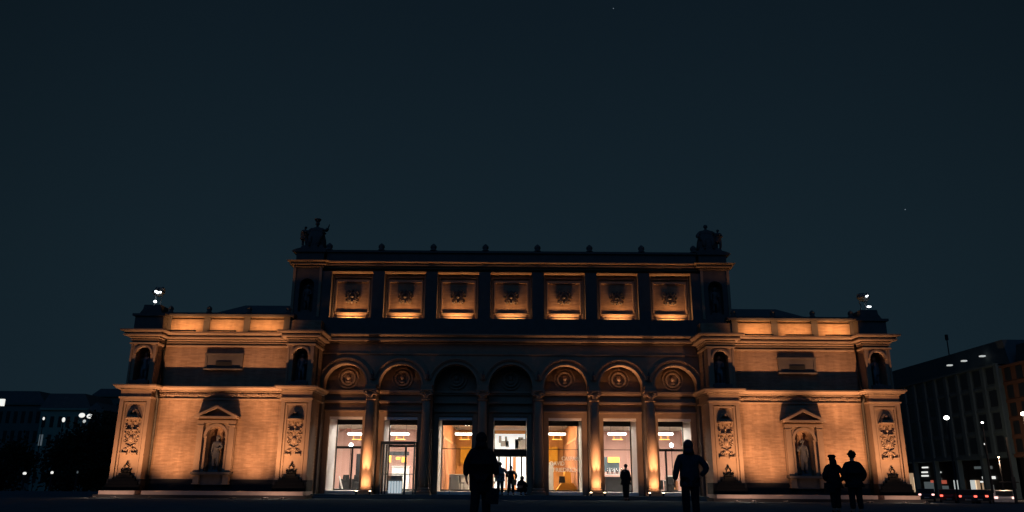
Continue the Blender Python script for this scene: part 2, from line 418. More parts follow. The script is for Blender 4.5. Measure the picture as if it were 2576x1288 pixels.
def relief_shell(cx, y, z):
    """shelf with a canopy-like shell and a bead above it"""
    m = MB(); n_ = 12
    pl_ = [(cx - 0.42 * math.cos(PI * i / n_), y - 0.38 * math.sin(PI * i / n_)) for i in range(n_ + 1)]
    m.poly([(a, b, z) for a, b in reversed(pl_)]).poly([(a, b, z + 0.06) for a, b in pl_])
    for i in range(n_): m.poly([(*pl_[i], z), (*pl_[i + 1], z), (*pl_[i + 1], z + 0.06), (*pl_[i], z + 0.06)])
    m.prism([(cx - 0.34, z + 0.07), (cx + 0.34, z + 0.07), (cx + 0.26, z + 0.2), (cx - 0.26, z + 0.2)], y - 0.2, y + 0.02)
    m.ring(cx, z + 0.28, 0.15, 0.24, y - 0.16, y + 0.02, 0, PI, 14)
    for sg in (-1, 1): m.curl(cx + sg * 0.25, z + 0.2, y - 0.08, 0.09, 1.2, R(90), sg, 0.035)
    m.ball((cx, y - 0.16, z + 0.37), 0.085, 0.085, 0.085, 8, 6)
    return m

def foot_shadow(cx, y):
    """black blocks standing in for the stepped shadow at the bottom of a pier"""
    m = MB()
    for hw, z0, z1, p in ((0.86, 0.34, 0.62, 0.20), (0.74, 0.62, 0.80, 0.16), (0.60, 0.80, 0.95, 0.13), (0.42, 0.95, 1.08, 0.10), (0.25, 1.08, 1.20, 0.08)):
        m.box(cx - hw, cx + hw, y - p, y + 0.1, z0, z1)
    return m
def foot_leaf_shade(cx, y):
    m = MB()
    for sg in (-1, 1):
        m.tube([(cx + sg * 0.04, y - 0.05, 1.18), (cx + sg * 0.19, y - 0.08, 1.28), (cx + sg * 0.27, y - 0.05, 1.40)], [0.06, 0.075, 0.02], 6)
        m.tube([(cx + sg * 0.10, y - 0.05, 1.36), (cx + sg * 0.12, y - 0.07, 1.52), (cx, y - 0.07, 1.66)], [0.03, 0.035, 0.03], 5)
    m.ball((cx, y - 0.06, 1.28), 0.12, 0.09, 0.12, 8, 6); m.ball((cx, y - 0.05, 1.70), 0.06, 0.06, 0.06, 6, 5)
    return m

def wing(s):
    def P(m, name, mt, par=museum, smooth=False):
        if s > 0: m.mirror()
        return m.build(name, mt, par, smooth)
    P(MB().box(-20.4, -13.3, 43.2, 58, 0, 9.5).box(-13.3, -10.6, 43.2, 46.9, 0, 9.5).box(-13.3, -10.95, 46.9, 58, 4.96, 9.5), 'pavilion_block', 'brick')
    # low steps: the upper one shows as a lit strip
    P(MB().box(-20.75, -10.15, 40.86, 43.0, 0.0, 0.15), 'lower_step', 'granite')
    P(MB().box(-20.55, -18.75, 41.0, 43.0, 0.15, 0.335), 'base_step', 'step_stone')
    P(MB().box(-18.42, -10.35, 41.0, 43.0, 0.15, 0.335), 'base_step', 'step_stone')
    # plinth
    for x0, x1, y in ((-20.68, -18.94, 41.93), (-18.94, -12.16, 42.70), (-12.16, -10.44, 41.93)):
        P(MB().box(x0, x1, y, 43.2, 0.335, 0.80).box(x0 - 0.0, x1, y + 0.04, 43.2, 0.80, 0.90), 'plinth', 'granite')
    # lower wall with the niche opening in the middle
    cx = -15.57
    P(MB().box(-19.0, cx - 0.75, 42.8, 43.22, 0.9, 5.05), 'lower_wall', 'brick')
    P(MB().box(cx + 0.75, -12.1, 42.8, 43.22, 0.9, 5.05), 'lower_wall', 'brick')
    P(MB().archwall(cx - 0.75, cx + 0.75, 0.9, 5.05, cx, 0.46, 3.12, 42.8, 43.22, 18, 1.30), 'niche_wall', 'brick')
    # aedicule round the niche
    a = P(MB().archwall(cx - 1.0, cx + 1.0, 1.27, 3.78, cx, 0.5, 3.12, 42.62, 42.80, 18, 1.30), 'aedicule', 'stone')
    for sg in (-1, 1):
        P(MB().box(cx + sg * 0.68, cx + sg * 0.98, 42.48, 42.62, 1.27, 3.62), 'pilaster', 'stone', a)
        P(MB().box(cx + sg * 0.64, cx + sg * 1.02, 42.42, 42.62, 3.62, 3.68).box(cx + sg * 0.66, cx + sg * 1.0, 42.45, 42.62, 3.70, 3.78), 'pilaster_capital', 'stone', a)
        P(MB().box(cx + sg * 0.62, cx + sg * 0.92, 42.46, 42.80, 0.72, 1.13).box(cx + sg * 0.6, cx + sg * 0.95, 42.40, 42.80, 0.66, 0.72), 'bracket', 'stone', a)
    P(MB().ring(cx, 3.12, 0.5, 0.64, 42.54, 42.62), 'archivolt', 'stone', a)
    P(MB().box(cx - 0.64, cx - 0.46, 42.56, 42.62, 3.02, 3.10).box(cx + 0.46, cx + 0.64, 42.56, 42.62, 3.02, 3.10), 'impost', 'stone', a)
    P(MB().box(cx - 1.03, cx + 1.03, 42.28, 42.80, 1.17, 1.27).box(cx - 0.97, cx + 0.97, 42.36, 42.80, 1.12, 1.17), 'sill', 'stone_dark', a)
    P(MB().box(cx - 0.62, cx + 0.62, 42.6, 42.80, 0.62, 1.12), 'apron_panel', 'stone_dark', a)
    P(MB().box(cx - 1.02, cx + 1.02, 42.44, 42.80, 3.78, 3.92).box(cx - 1.0, cx + 1.0, 42.50, 42.8, 3.92, 4.02).box(cx - 1.14, cx + 1.14, 42.22, 42.80, 4.02, 4.12), 'entablature', 'stone', a)
    tp = [(cx - 1.14, 4.12), (cx + 1.14, 4.12), (cx, 4.68)]
    P(MB().prism([(cx - 1.0, 4.12), (cx + 1.0, 4.12), (cx, 4.56)], 42.46, 42.8), 'tympanum', 'stone_dark', a)
    P(MB().prism([(cx - 1.16, 4.12), (cx - 0.86, 4.12), (cx, 4.56), (cx, 4.69)], 42.22, 42.8)
      .prism([(cx + 1.16, 4.12), (cx, 4.69), (cx, 4.56), (cx + 0.86, 4.12)], 42.22, 42.8), 'raking_cornice', 'stone', a)
    # lower piers with framed panels and carved ornament
    for x0, x1 in ((-20.62, -19.0), (-12.1, -10.5)):
        c = (x0 + x1) / 2
        p = P(MB().box(x0, x1, 42.14, 43.2, 0.9, 5.05), 'pier', 'stone')
        P(MB().box(x0, x0 + 0.2, 42.0, 42.14, 0.9, 5.05).box(x1 - 0.2, x1, 42.0, 42.14, 0.9, 5.05).box(x0 + 0.2, x1 - 0.2, 42.0, 42.14, 4.86, 5.05), 'outer_frame', 'stone', p)
        P(MB().box(x0 + 0.24, x0 + 0.33, 42.06, 42.14, 0.9, 4.8).box(x1 - 0.33, x1 - 0.24, 42.06, 42.14, 0.9, 4.8).box(x0 + 0.33, x1 - 0.33, 42.06, 42.14, 4.70, 4.80), 'inner_frame', 'stone', p)
        P(relief_shell(c, 42.14, 3.94), 'shell_relief', 'stone', p, False)
        P(relief_candelabra(c, 42.14, 2.12, 3.84), 'carved_relief', 'stone', p, False)
        P(foot_shadow(c, 42.0), 'stepped_shadow', 'foot_shade_black', p)  # solid black steps in the shape of the shadow
        P(foot_leaf_shade(c, 42.1), 'leaf_shade', 'foot_shade_black', p, True)
    # middle cornice
    path = [(-20.62, 57), (-20.62, 42.0), (-19.0, 42.0), (-19.0, 42.8), (-12.1, 42.8), (-12.1, 42.0), (-10.5, 42.0), (-10.5, 44.4)]
    fz = P(MB().sweep(path, [(-0.3, 5.05), (0.0, 5.05), (0.0, 5.45), (-0.3, 5.45)]), 'middle_frieze', 'stone')
    P(MB().sweep(path, [(-0.1, 5.0), (0.06, 5.01), (0.07, 5.08), (-0.1, 5.09)]), 'string_moulding', 'stone')
    P(MB().sweep(path, [(-0.1, 5.42), (0.07, 5.43), (0.08, 5.46), (0.03, 5.465), (0.03, 5.50), (0.22, 5.51), (0.24, 5.56), (0.27, 5.60), (0.33, 5.63), (0.33, 5.70), (-0.45, 5.76)]), 'middle_cornice', 'stone')
    gm = MB(); x = -18.85
    rng = random.Random(3)
    while x < -12.2:
        gm.curl(x, 5.27 + rng.uniform(-.02, .02), 42.74, rng.uniform(.075, .10), 1.2, rng.uniform(0, 6), rng.choice((-1, 1)), .034)
        gm.ball((x + .09, 42.78, 5.20 + rng.uniform(0, .14)), .04, .06, .04, 6, 4)
        x += rng.uniform(.14, .19)
    P(gm, 'garland_relief', 'stone', fz)
    # upper storey
    P(MB().box(-19.1, -12.0, 42.95, 43.22, 5.70, 8.15), 'upper_wall', 'brick')
    t = P(MB().box(-16.62, -14.72, 42.86, 42.95, 6.72, 7.46), 'tablet', 'stone_dark')
    P(MB().box(-16.72, -14.62, 42.80, 42.95, 7.46, 7.54).box(-16.72, -14.62, 42.78, 42.95, 6.64, 6.72).box(-16.70, -16.58, 42.82, 42.95, 6.72, 7.46).box(-14.76, -14.64, 42.82, 42.95, 6.72, 7.46), 'tablet_frame', 'stone_dark', t)
    P(MB().box(-16.1, -15.24, 42.83, 42.86, 6.86, 7.1), 'tablet_plate', 'granite', t)
    for x0, x1 in ((-20.45, -19.08), (-12.02, -10.6)):
        c = (x0 + x1) / 2
        p = P(MB().archwall(x0, x1, 5.70, 8.15, c, 0.40, 7.36, 42.1, 42.85, 16, 5.95), 'upper_pier', 'stone')
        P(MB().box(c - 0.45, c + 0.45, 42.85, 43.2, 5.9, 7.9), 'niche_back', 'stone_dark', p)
        P(MB().ring(c, 7.36, 0.40, 0.50, 42.03, 42.1), 'archivolt', 'stone', p)
        P(MB().box(x0, x0 + 0.1, 42.04, 42.1, 5.76, 7.98), 'edge_moulding', 'stone', p); P(MB().box(x1 - 0.1, x1, 42.04, 42.1, 5.76, 7.98), 'edge_moulding', 'stone', p)
        P(MB().box(c - 0.5, c + 0.5, 41.96, 42.1, 5.76, 5.95), 'niche_sill', 'stone_dark', p)
    up = [(-20.45, 57), (-20.45, 42.1), (-19.08, 42.1), (-19.08, 42.95), (-12.02, 42.95), (-12.02, 42.1), (-10.6, 42.1), (-10.6, 44.2)]
    P(MB().sweep(up, [(-0.1, 7.90), (0.08, 7.90), (0.10, 7.98), (-0.1, 7.99)]), 'architrave', 'stone')
    P(MB().sweep(up, [(-0.2, 8.08), (0.07, 8.09), (0.08, 8.14), (-0.2, 8.15)]), 'string_moulding', 'stone')
    P(MB().sweep(up, [(-0.25, 8.14), (0.0, 8.14), (0.0, 8.20), (0.12, 8.22), (0.14, 8.27), (0.08, 8.275), (0.08, 8.32), (0.36, 8.34), (0.38, 8.40), (0.32, 8.405), (0.32, 8.49), (0.46, 8.55), (0.52, 8.60), (0.52, 8.66), (-0.6, 8.72)]), 'main_cornice', 'stone')
    # attic with its lit panels
    P(MB().box(-19.4, -12.2, 43.3, 43.65, 8.6, 9.66), 'attic_wall', 'brick')
    for x in (-19.12, -16.96, -14.72, -12.5):
        P(MB().box(x - 0.17, x + 0.17, 43.12, 43.3, 8.6, 9.66), 'attic_pilaster', 'stone_dark')
        P(MB().lathe([(0.15, 9.86), (0.16, 9.95), (0.10, 9.99), (0.155, 10.08), (0.14, 10.18), (0.05, 10.27), (0.0, 10.30)], x, 43.3, 10), 'roof_finial', 'stone_dark', museum, True)
    P(MB().box(-19.5, -12.1, 42.98, 43.75, 9.66, 9.76).box(-19.45, -12.1, 43.06, 43.7, 9.76, 9.86), 'coping', 'stone_dark')
    # corner pedestal and glass roof
    pd = P(MB().box(-20.72, -19.16, 42.6, 44.2, 8.66, 9.55), 'corner_pedestal', 'stone_dark')
    P(MB().box(-20.85, -19.05, 42.5, 44.3, 9.55, 9.68), 'pedestal_cap', 'stone_dark', pd)
    P(MB().prism([(-20.62, 9.68), (-19.25, 9.68), (-19.4, 9.86), (-19.46, 10.22), (-20.38, 10.22), (-20.42, 9.98)], 42.75, 44.0), 'pedestal_top', 'stone_dark', pd)
    P(MB().poly([(-20, 45, 9.5), (-11, 45, 9.5), (-14.2, 51, 12.02), (-17.6, 51, 12.02)]).poly([(-20, 45, 9.5), (-17.6, 51, 12.02), (-20, 57, 9.5)])
      .poly([(-11, 45, 9.5), (-11, 57, 9.5), (-14.2, 51, 12.02)]).poly([(-20, 57, 9.5), (-17.6, 51, 12.02), (-14.2, 51, 12.02), (-11, 57, 9.5)]), 'skylight_roof', 'roof_metal')
    # downpipe in the corner
    P(MB().tube([(-18.9, 42.62, 0.34), (-18.9, 42.62, 5.0), (-18.9, 42.35, 5.2), (-18.9, 42.35, 5.8), (-18.96, 42.8, 6.0), (-18.96, 42.8, 8.25)], 0.075, 8), 'downpipe', 'pipe_metal', museum, True)
for s in (-1, 1): wing(s)

# ---- central block
def C(m, name, mt, par=museum, smooth=False): return m.build(name, mt, par, smooth)
C(MB().box(-10.9, 10.9, 45.2, 62, 4.95, 13.2), 'central_block', 'brick')
C(MB().box(-10.4, 10.4, 42.6, 47.1, 0.0, 0.20), 'entrance_platform', 'paving')
C(MB().box(-10.15, 10.15, 42.2, 42.6, 0.0, 0.10), 'entrance_step', 'paving')
for k, x in enumerate(BX):
    aw = C(MB().archwall(x - BAY / 2, x + BAY / 2, 5.75, 7.95, x, 1.2, 6.02, 44.1, 44.75, 28), 'arcade_arch', 'stone')
    C(MB().ring(x, 6.02, 1.2, 1.27, 44.04, 44.1, n=32), 'inner_archivolt', 'stone', aw)
    C(MB().ring(x, 6.02, 1.40, 1.46, 44.03, 44.1, R(14), R(166), 32).ring(x, 6.02, 1.47, 1.53, 43.98, 44.1, R(14), R(166), 32), 'outer_archivolt', 'stone', aw)
    # recessed bay wall above the window
    bw = C(MB().box(x - 1.26, x + 1.26, 45.0, 45.2, 4.37, 7.4), 'bay_wall', 'stone')
    C(MB().box(x - 1.25, x - 0.93, 45.0, 45.2, 0.2, 4.37).box(x + 0.93, x + 1.25, 45.0, 45.2, 0.2, 4.37), 'bay_jamb', 'stone', bw)
    C(MB().box(x - 1.25, x + 1.25, 44.80, 45.0, 5.70, 5.82).box(x - 1.25, x + 1.25, 44.88, 45.0, 5.60, 5.70), 'springing_band', 'stone', bw)
    C(MB().box(x - 1.25, x + 1.25, 44.82, 45.0, 5.12, 5.24), 'transom_band', 'stone', bw)
    C(MB().box(x - 1.25, x + 1.25, 44.84, 45.0, 4.63, 4.72).box(x - 1.2, x - 1.0, 44.94, 45.0, 0.2, 4.63).box(x + 1.0, x + 1.2, 44.94, 45.0, 0.2, 4.63).box(x - 1.0, x + 1.0, 44.94, 45.0, 4.42, 4.63), 'window_surround', 'stone', bw)
    md = C(MB().ring(x, 6.50, 0.33, 0.43, 44.86, 45.0, 0, 2 * PI, 28).ring(x, 6.50, 0.52, 0.60, 44.90, 45.0, 0, 2 * PI, 28), 'medallion', 'stone', bw)
    mm = MB().ball((x, 44.97, 6.55), 0.13, 0.15, 0.17, 10, 7).ball((x, 44.98, 6.30), 0.21, 0.12, 0.12, 10, 6).ball((x + 0.02, 44.92, 6.50), 0.03, 0.04, 0.05, 6, 5)
    C(mm, 'portrait_relief', 'stone', md, True)
    # white reveal
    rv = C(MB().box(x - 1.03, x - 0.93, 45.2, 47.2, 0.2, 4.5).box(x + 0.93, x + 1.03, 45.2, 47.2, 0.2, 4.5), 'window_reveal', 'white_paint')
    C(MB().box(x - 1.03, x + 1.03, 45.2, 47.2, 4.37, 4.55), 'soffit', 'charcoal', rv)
    C(MB().box(x - 0.93, x + 0.93, 45.02, 45.14, 4.21, 4.36), 'head_trim', 'white_paint', rv)
    C(MB().box(x - 0.93, x + 0.93, 45.02, 47.2, 0.2, 0.36), 'window_sill', 'white_paint', rv)
for x in CX + [-BAY * 3.5, BAY * 3.5]:
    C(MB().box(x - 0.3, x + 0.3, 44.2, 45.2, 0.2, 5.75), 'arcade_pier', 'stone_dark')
for k, x in enumerate(CX):
    c = C(MB().lathe([(0.275, 0.56), (0.285, 1.2), (0.275, 2.4), (0.24, 4.2), (0.222, 5.16)], x, 43.75, 20), 'column', 'stone', museum, True)
    C(MB().box(x - 0.38, x + 0.38, 43.37, 44.13, 0.2, 0.30).lathe([(0.36, 0.30), (0.39, 0.35), (0.36, 0.40), (0.31, 0.42), (0.31, 0.46), (0.34, 0.50), (0.30, 0.56)], x, 43.75, 20), 'column_base', 'stone', c)
    C(MB().lathe([(0.23, 5.16), (0.28, 5.18), (0.28, 5.24), (0.23, 5.26)], x, 43.75, 20), 'neck_ring', 'stone', c, True)
    cp = MB().lathe([(0.22, 5.24), (0.22, 5.40), (0.27, 5.55), (0.36, 5.68)], x, 43.75, 16)
    for sg in (-1, 1):
        for yy in (43.50, 44.0):
            cp.curl(x + sg * 0.24, 5.56, yy - 0.06, 0.14, 1.5, R(90), -sg, 0.045, 6)
            cp.tube([(x + sg * 0.05, yy, 5.28), (x + sg * 0.10, yy - 0.06, 5.42), (x + sg * 0.18, yy - 0.10, 5.48)], [0.05, 0.055, 0.02], 6)
    cp.tube([(x, 43.50, 5.28), (x, 43.44, 5.40), (x, 43.40, 5.46)], [0.05, 0.05, 0.02], 6)
    C(cp, 'capital', 'stone', c)
    C(MB().box(x - 0.36, x + 0.36, 43.38, 44.12, 5.68, 5.75).box(x - 0.30, x + 0.30, 43.46, 44.2, 5.75, 6.0), 'impost_block', 'stone', c)
    C(MB().tube([(x, 44.0, 6.35), (x, 43.92, 6.6), (x, 43.98, 6.85)], [0.06, 0.09, 0.03], 6), 'spandrel_boss', 'stone_dark', c)
C(MB().box(-10.8, 10.8, 44.1, 45.0, 7.95, 8.4), 'arcade_frieze', 'stone')
cpth = [(-10.75, 44.1), (10.75, 44.1)]
C(MB().sweep(cpth, [(-0.1, 7.74), (0.06, 7.74), (0.08, 7.80), (-0.1, 7.82)]), 'string_moulding', 'stone')
C(MB().sweep(cpth, [(-0.2, 8.34), (0.08, 8.36), (0.10, 8.41), (0.04, 8.415), (0.04, 8.46), (0.36, 8.48), (0.38, 8.58), (0.31, 8.585), (0.31, 8.68), (0.46, 8.74), (0.52, 8.80), (0.52, 8.86), (-0.5, 8.92)]), 'main_cornice', 'stone')
# apron, trough for the strip lights, and panel storey
C(MB().box(-10.7, 10.7, 43.98, 44.08, 8.85, 9.82).box(-10.7, 10.7, 44.08, 44.7, 8.85, 9.60), 'apron_wall', 'stone_dark')
C(MB().box(-10.9, 10.9, 44.66, 45.2, 9.6, 13.2), 'panel_storey_wall', 'brick')
for k, x in enumerate(BX):
    fr = C(MB().box(x - 1.16, x - 1.06, 44.54, 44.66, 9.9, 12.42).box(x + 1.06, x + 1.16, 44.54, 44.66, 9.9, 12.42).box(x - 1.06, x + 1.06, 44.54, 44.66, 12.32, 12.42), 'panel_frame', 'stone_dark')
    C(MB().box(x - 1.0, x - 0.92, 44.57, 44.66, 10.3, 12.2).box(x + 0.92, x + 1.0, 44.57, 44.66, 10.3, 12.2).box(x - 0.92, x + 0.92, 44.55, 44.66, 12.06, 12.2), 'inner_frame', 'stone', fr)
    C(MB().box(x - 0.96, x + 0.96, 44.59, 44.66, 10.18, 10.26), 'panel_sill', 'stone', fr)
    C(MB().box(x - 0.86, x + 0.86, 44.61, 44.66, 9.62, 10.16).box(x - 0.80, x + 0.80, 44.57, 44.66, 9.62, 9.98), 'panel_base', 'stone', fr)
    rz = MB().ring(x, 11.20, 0.17, 0.25, 44.52, 44.66, 0, 2 * PI, 20).ball((x, 44.56, 11.20), 0.11, 0.12, 0.11, 10, 7)
    for sx_ in (-1, 1):
        for sz_ in (-1, 1):
            rz.curl(x + sx_ * 0.27, 11.20 + sz_ * 0.24, 44.57, 0.15, 1.4, R(90) * sz_, sx_ * sz_, 0.045, 6)
        rz.ball((x + sx_ * 0.38, 44.60, 11.20), 0.08, 0.08, 0.06, 6, 5)
    rz.ball((x, 44.58, 11.53), 0.08, 0.10, 0.09, 8, 5).ball((x, 44.58, 10.88), 0.08, 0.10, 0.09, 8, 5)
    C(rz, 'rosette', 'stone_dark', fr, True)
for k in range(8):
    x = BAY * (k - 3.5)
    C(MB().box(x - 0.34, x + 0.34, 44.20, 44.66, 9.60, 12.62), 'storey_pilaster', 'stone_dark')
    C(MB().lathe([(0.20, 13.98), (0.21, 14.04), (0.12, 14.08), (0.19, 14.18), (0.18, 14.30), (0.06, 14.42), (0.0, 14.46)], x, 44.6, 12), 'roof_finial', 'stone_dark', museum, True)
cpu = [(-10.9, 44.45), (10.9, 44.45)]
C(MB().sweep(cpu, [(-0.1, 12.55), (0.16, 12.56), (0.22, 12.62), (-0.1, 12.64)]), 'architrave', 'stone')
C(MB().sweep(cpu, [(-0.1, 12.82), (0.08, 12.84), (0.10, 12.90), (0.03, 12.905), (0.03, 12.95), (0.24, 12.97), (0.26, 13.02), (0.20, 13.025), (0.20, 13.10), (0.36, 13.15), (0.38, 13.20), (-0.3, 13.24)]), 'upper_cornice', 'stone')
C(MB().box(-10.9, 10.9, 44.55, 45.2, 13.2, 13.85).box(-10.95, 10.95, 44.45, 45.25, 13.85, 13.98), 'roof_parapet', 'stone_dark')
def tower(s):
    def P(m, name, mt, par=museum, smooth=False):
        if s > 0: m.mirror()
        return m.build(name, mt, par, smooth)
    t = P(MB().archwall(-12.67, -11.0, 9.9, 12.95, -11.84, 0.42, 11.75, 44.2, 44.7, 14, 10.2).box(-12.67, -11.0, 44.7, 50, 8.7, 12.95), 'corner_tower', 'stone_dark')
    P(MB().box(-12.67, -12.52, 44.12, 44.2, 9.9, 12.8).box(-11.15, -11.0, 44.12, 44.2, 9.9, 12.8), 'edge_pilaster', 'stone', t)
    P(MB().box(-13.35, -10.7, 44.08, 50, 8.7, 9.72).box(-13.15, -10.75, 44.14, 50, 9.72, 9.9), 'tower_base', 'stone_dark', t)
    P(MB().sweep([(-12.67, 50), (-12.67, 44.2), (-11.0, 44.2), (-11.0, 45.0)], [(-0.1, 12.80), (0.06, 12.82), (0.08, 12.87), (0.03, 12.875), (0.03, 12.94), (0.22, 12.96), (0.24, 13.01), (0.18, 13.015), (0.18, 13.10), (0.34, 13.15), (0.36, 13.19), (-0.3, 13.24)]), 'tower_cornice', 'stone', t)
    P(MB().box(-12.62, -11.0, 44.3, 46, 13.2, 13.78).box(-12.8, -10.9, 44.2, 46.1, 13.78, 13.92), 'tower_pedestal', 'stone_dark', t)
for s in (-1, 1): tower(s)

# ---- interior
C(MB().box(-13.2, 13.2, 47.1, 61, 0.18, 0.355), 'lobby_floor', 'floor_stone')
C(MB().box(-13.2, 13.2, 47.2, 61, 4.60, 4.94), 'lobby_ceiling', 'ceiling_white')
C(MB().box(-13.2, -4.5, 60, 60.2, 0.355, 4.6), 'back_wall', 'wall_pink'); C(MB().box(4.5, 13.2, 60, 60.2, 0.355, 4.6), 'back_wall', 'wall_pink')
C(MB().box(-4.5, 4.5, 60, 60.2, 0.355, 4.6), 'back_wall', 'wall_orange')
C(MB().box(-13.2, -13.05, 47.2, 60, 0.355, 4.6), 'side_wall', 'wall_cream'); C(MB().box(13.05, 13.2, 47.2, 60, 0.355, 4.6), 'side_wall', 'wall_cream')
for k in range(8): C(MB().box(BAY * (k - 3.5) - 0.62, BAY * (k - 3.5) + 0.62, 47.0, 47.19, 0.2, 4.62), 'inner_pier', 'wall_cream')
for sg in (-1, 1):
    pw = C(MB().box(sg * 4.0, sg * 4.12, 47.9, 60, 0.355, 3.4), 'partition_wall', 'wall_rose'); C(MB().box(sg * 4.0, sg * 4.12, 47.9, 60, 3.4, 4.6), 'partition_head', 'wall_amber', pw)
    for j in range(10):
        yy = 48.3 + j * 1.15
        C(MB().box(sg * 3.97, sg * 4.0, yy, yy + 0.5, 0.355, 3.35), 'slat', 'slat_wood', pw)
    C(MB().box(sg * 3.95, sg * 4.0, 48.0, 59.8, 3.35, 3.5), 'slat_rail', 'slat_wood', pw)

# ---- windows and doors of the seven bays
def win(k, thick, transom, mull=None):
    x = BX[k]; m = MB()
    m.box(x - 0.93, x + 0.93, 47.12, 47.24, 4.06, 4.37).box(x - 0.93, x - 0.87, 47.12, 47.24, 0.36, 4.06).box(x + 0.87, x + 0.93, 47.12, 47.24, 0.36, 4.06)
    m.box(x - 0.87, x + 0.87, 47.12, 47.24, 0.36, 0.44)
    f = C(m, 'window', 'frame_black')
    if transom: C(MB().box(x - 0.87, x + 0.87, 47.13, 47.23, transom - thick / 2, transom + thick / 2), 'transom', 'frame_black', f)
    if mull: C(MB().box(x + mull - 0.05, x + mull + 0.05, 47.13, 47.23, 0.44, transom), 'mullion', 'frame_black', f)
    C(MB().box(x - 0.87, x + 0.87, 47.16, 47.18, 0.44, 4.06), 'pane', 'glass', f)
    return f
win(0, 0.14, 2.76, 0.05); win(1, 0.12, 2.86); win(2, 0.035, 2.72)
w5 = win(4, 0.035, 2.72); win(5, 0.035, 2.72); win(6, 0.14, 2.72, -0.15)
def lettering(body, u0, u1, v0, v1, Y, parent, m='letter_white'):
    cu = bpy.data.curves.new('lettering', 'FONT'); cu.body = body; cu.extrude = 0.004; cu.offset = 0.02
    t = bpy.data.objects.new('lettering', cu); col.objects.link(t)
    bpy.context.view_layer.update()
    me = bpy.data.meshes.new_from_object(t.evaluated_get(bpy.context.evaluated_depsgraph_get()))
    bpy.data.objects.remove(t)
    xs = [v.co.x for v in me.vertices]; ys = [v.co.y for v in me.vertices]
    a, b = at(u0, v1, Y), at(u1, v0, Y)
    for v in me.vertices:
        v.co = (a.x + (v.co.x - min(xs)) / (max(xs) - min(xs)) * (b.x - a.x), Y - v.co.z, a.z + (v.co.y - min(ys)) / (max(ys) - min(ys)) * (b.z - a.z))
    me.materials.clear(); me.materials.append(MATS[m])
    o = bpy.data.objects.new('lettering', me); col.objects.link(o); attach(o, parent)
    return o
for body, u0, u1, v0, v1 in (('CASPAR', 1413, 1455, 1148.5, 1158.5), ('DAVID', 1384, 1420, 1160.5, 1171), ('FRIEDRICH', 1392, 1455, 1177, 1187)):
    lettering(body, u0, u1, v0, v1, 47.12, w5)
# revolving door in the middle bay
rd = C(MB().box(-0.93, 0.93, 46.0, 47.3, 2.28, 2.68), 'revolving_door', 'frame_black')
C(MB().box(-0.93, 0.93, 47.12, 47.24, 4.06, 4.37).box(-0.93, -0.89, 47.12, 47.24, 2.68, 4.06).box(0.89, 0.93, 47.12, 47.24, 2.68, 4.06), 'overlight_frame', 'frame_black', rd)
C(MB().box(-0.89, 0.89, 47.16, 47.18, 2.68, 4.06), 'pane', 'glass', rd)
for x in (-0.63, 0.02, 0.66): C(MB().box(x - 0.045, x + 0.045, 46.02, 46.12, 0.36, 2.28), 'door_post', 'frame_black', rd)
C(MB().box(-0.9, 0.9, 46.02, 46.12, 0.36, 0.45), 'threshold', 'frame_black', rd)
for a, b in ((-0.63, 0.02), (0.02, 0.66)): C(MB().box(a + 0.05, b - 0.05, 46.06, 46.08, 0.45, 2.28), 'pane', 'glass', rd)
# glazed porch in front of the second bay
x1 = BX[1] + 0.02
po = C(MB().box(x1 - 0.92, x1 - 0.84, 43.95, 44.03, 0.06, 2.92).box(x1 + 0.90, x1 + 0.98, 43.95, 44.03, 0.06, 2.92).box(x1 + 0.42, x1 + 0.52, 43.95, 44.05, 0.06, 2.78)
       .box(x1 - 0.62, x1 - 0.54, 43.95, 44.05, 0.06, 2.78).box(x1 - 0.92, x1 + 0.98, 43.95, 44.03, 2.80, 2.92).box(x1 - 0.92, x1 + 0.98, 43.96, 44.02, 1.22, 1.27)
       .box(x1 - 0.92, x1 - 0.84, 44.9, 44.98, 0.06, 2.92).box(x1 + 0.90, x1 + 0.98, 44.9, 44.98, 0.06, 2.92), 'glazed_porch', 'slate')
C(MB().box(x1 - 0.92, x1 + 0.98, 43.95, 44.98, 2.92, 2.97), 'porch_roof', 'slate', po)
C(MB().box(x1 - 0.54, x1 + 0.42, 43.99, 44.0, 0.2, 2.8), 'pane', 'glass', po)
for sg in (-1, 1): C(MB().box(x1 + sg * 0.88 - 0.01, x1 + sg * 0.88 + 0.01, 44.03, 44.9, 0.2, 2.8), 'pane', 'glass', po)
C(MB().box(x1 - 0.46, x1 + 0.30, 44.30, 44.34, 0.25, 1.18), 'lift_gate', 'grey_paint', po)
for j in range(5): C(MB().box(x1 - 0.43 + j * 0.15, x1 - 0.32 + j * 0.15, 44.26, 44.30, 0.25, 0.88), 'gate_panel', 'white_glow', po)  # brightness of the panels painted as a glow of their own

# ---- lights inside
def pendant(u, Y, label, wd=1.15, dx=0.0):
    p = at(u, 1092, Y); t = thing('pendant_light', label, 'lamp', (p.x, p.y, p.z), 0, 'pendant lights in the lobby')
    MB().box(-wd / 2, wd / 2, -0.05, 0.05, -0.055, 0.055).build('light_tube', 'lamp_white', t, local=True)
    MB().box(-wd / 2 - .02, wd / 2 + .02, -0.055, 0.055, 0.057, 0.10).build('tube_housing', 'white_paint', t, local=True)
    m = MB()
    for q in (-0.4, 0.4): m.tube([(q, 0, 0.1), (q, 0, 4.6 - p.z)], 0.008, 4)
    m.build('suspension_wire', 'frame_black', t, local=True)
    h = MB(); h.tube([(-0.2, 0, -0.05), (-0.2, 0, -0.32)], 0.012, 4).tube([(0.25, 0, -0.05), (0.25, 0, -0.32)], 0.012, 4).tube([(-0.3, 0, -0.34), (0.35, 0, -0.34)], 0.018, 4)
    h.build('lower_rail', 'lamp_amber', t, local=True)
pendant(898, 51.5, 'long white pendant tube seen in the leftmost lit window')
pendant(1006, 51.5, 'long white pendant tube above the glazed porch')
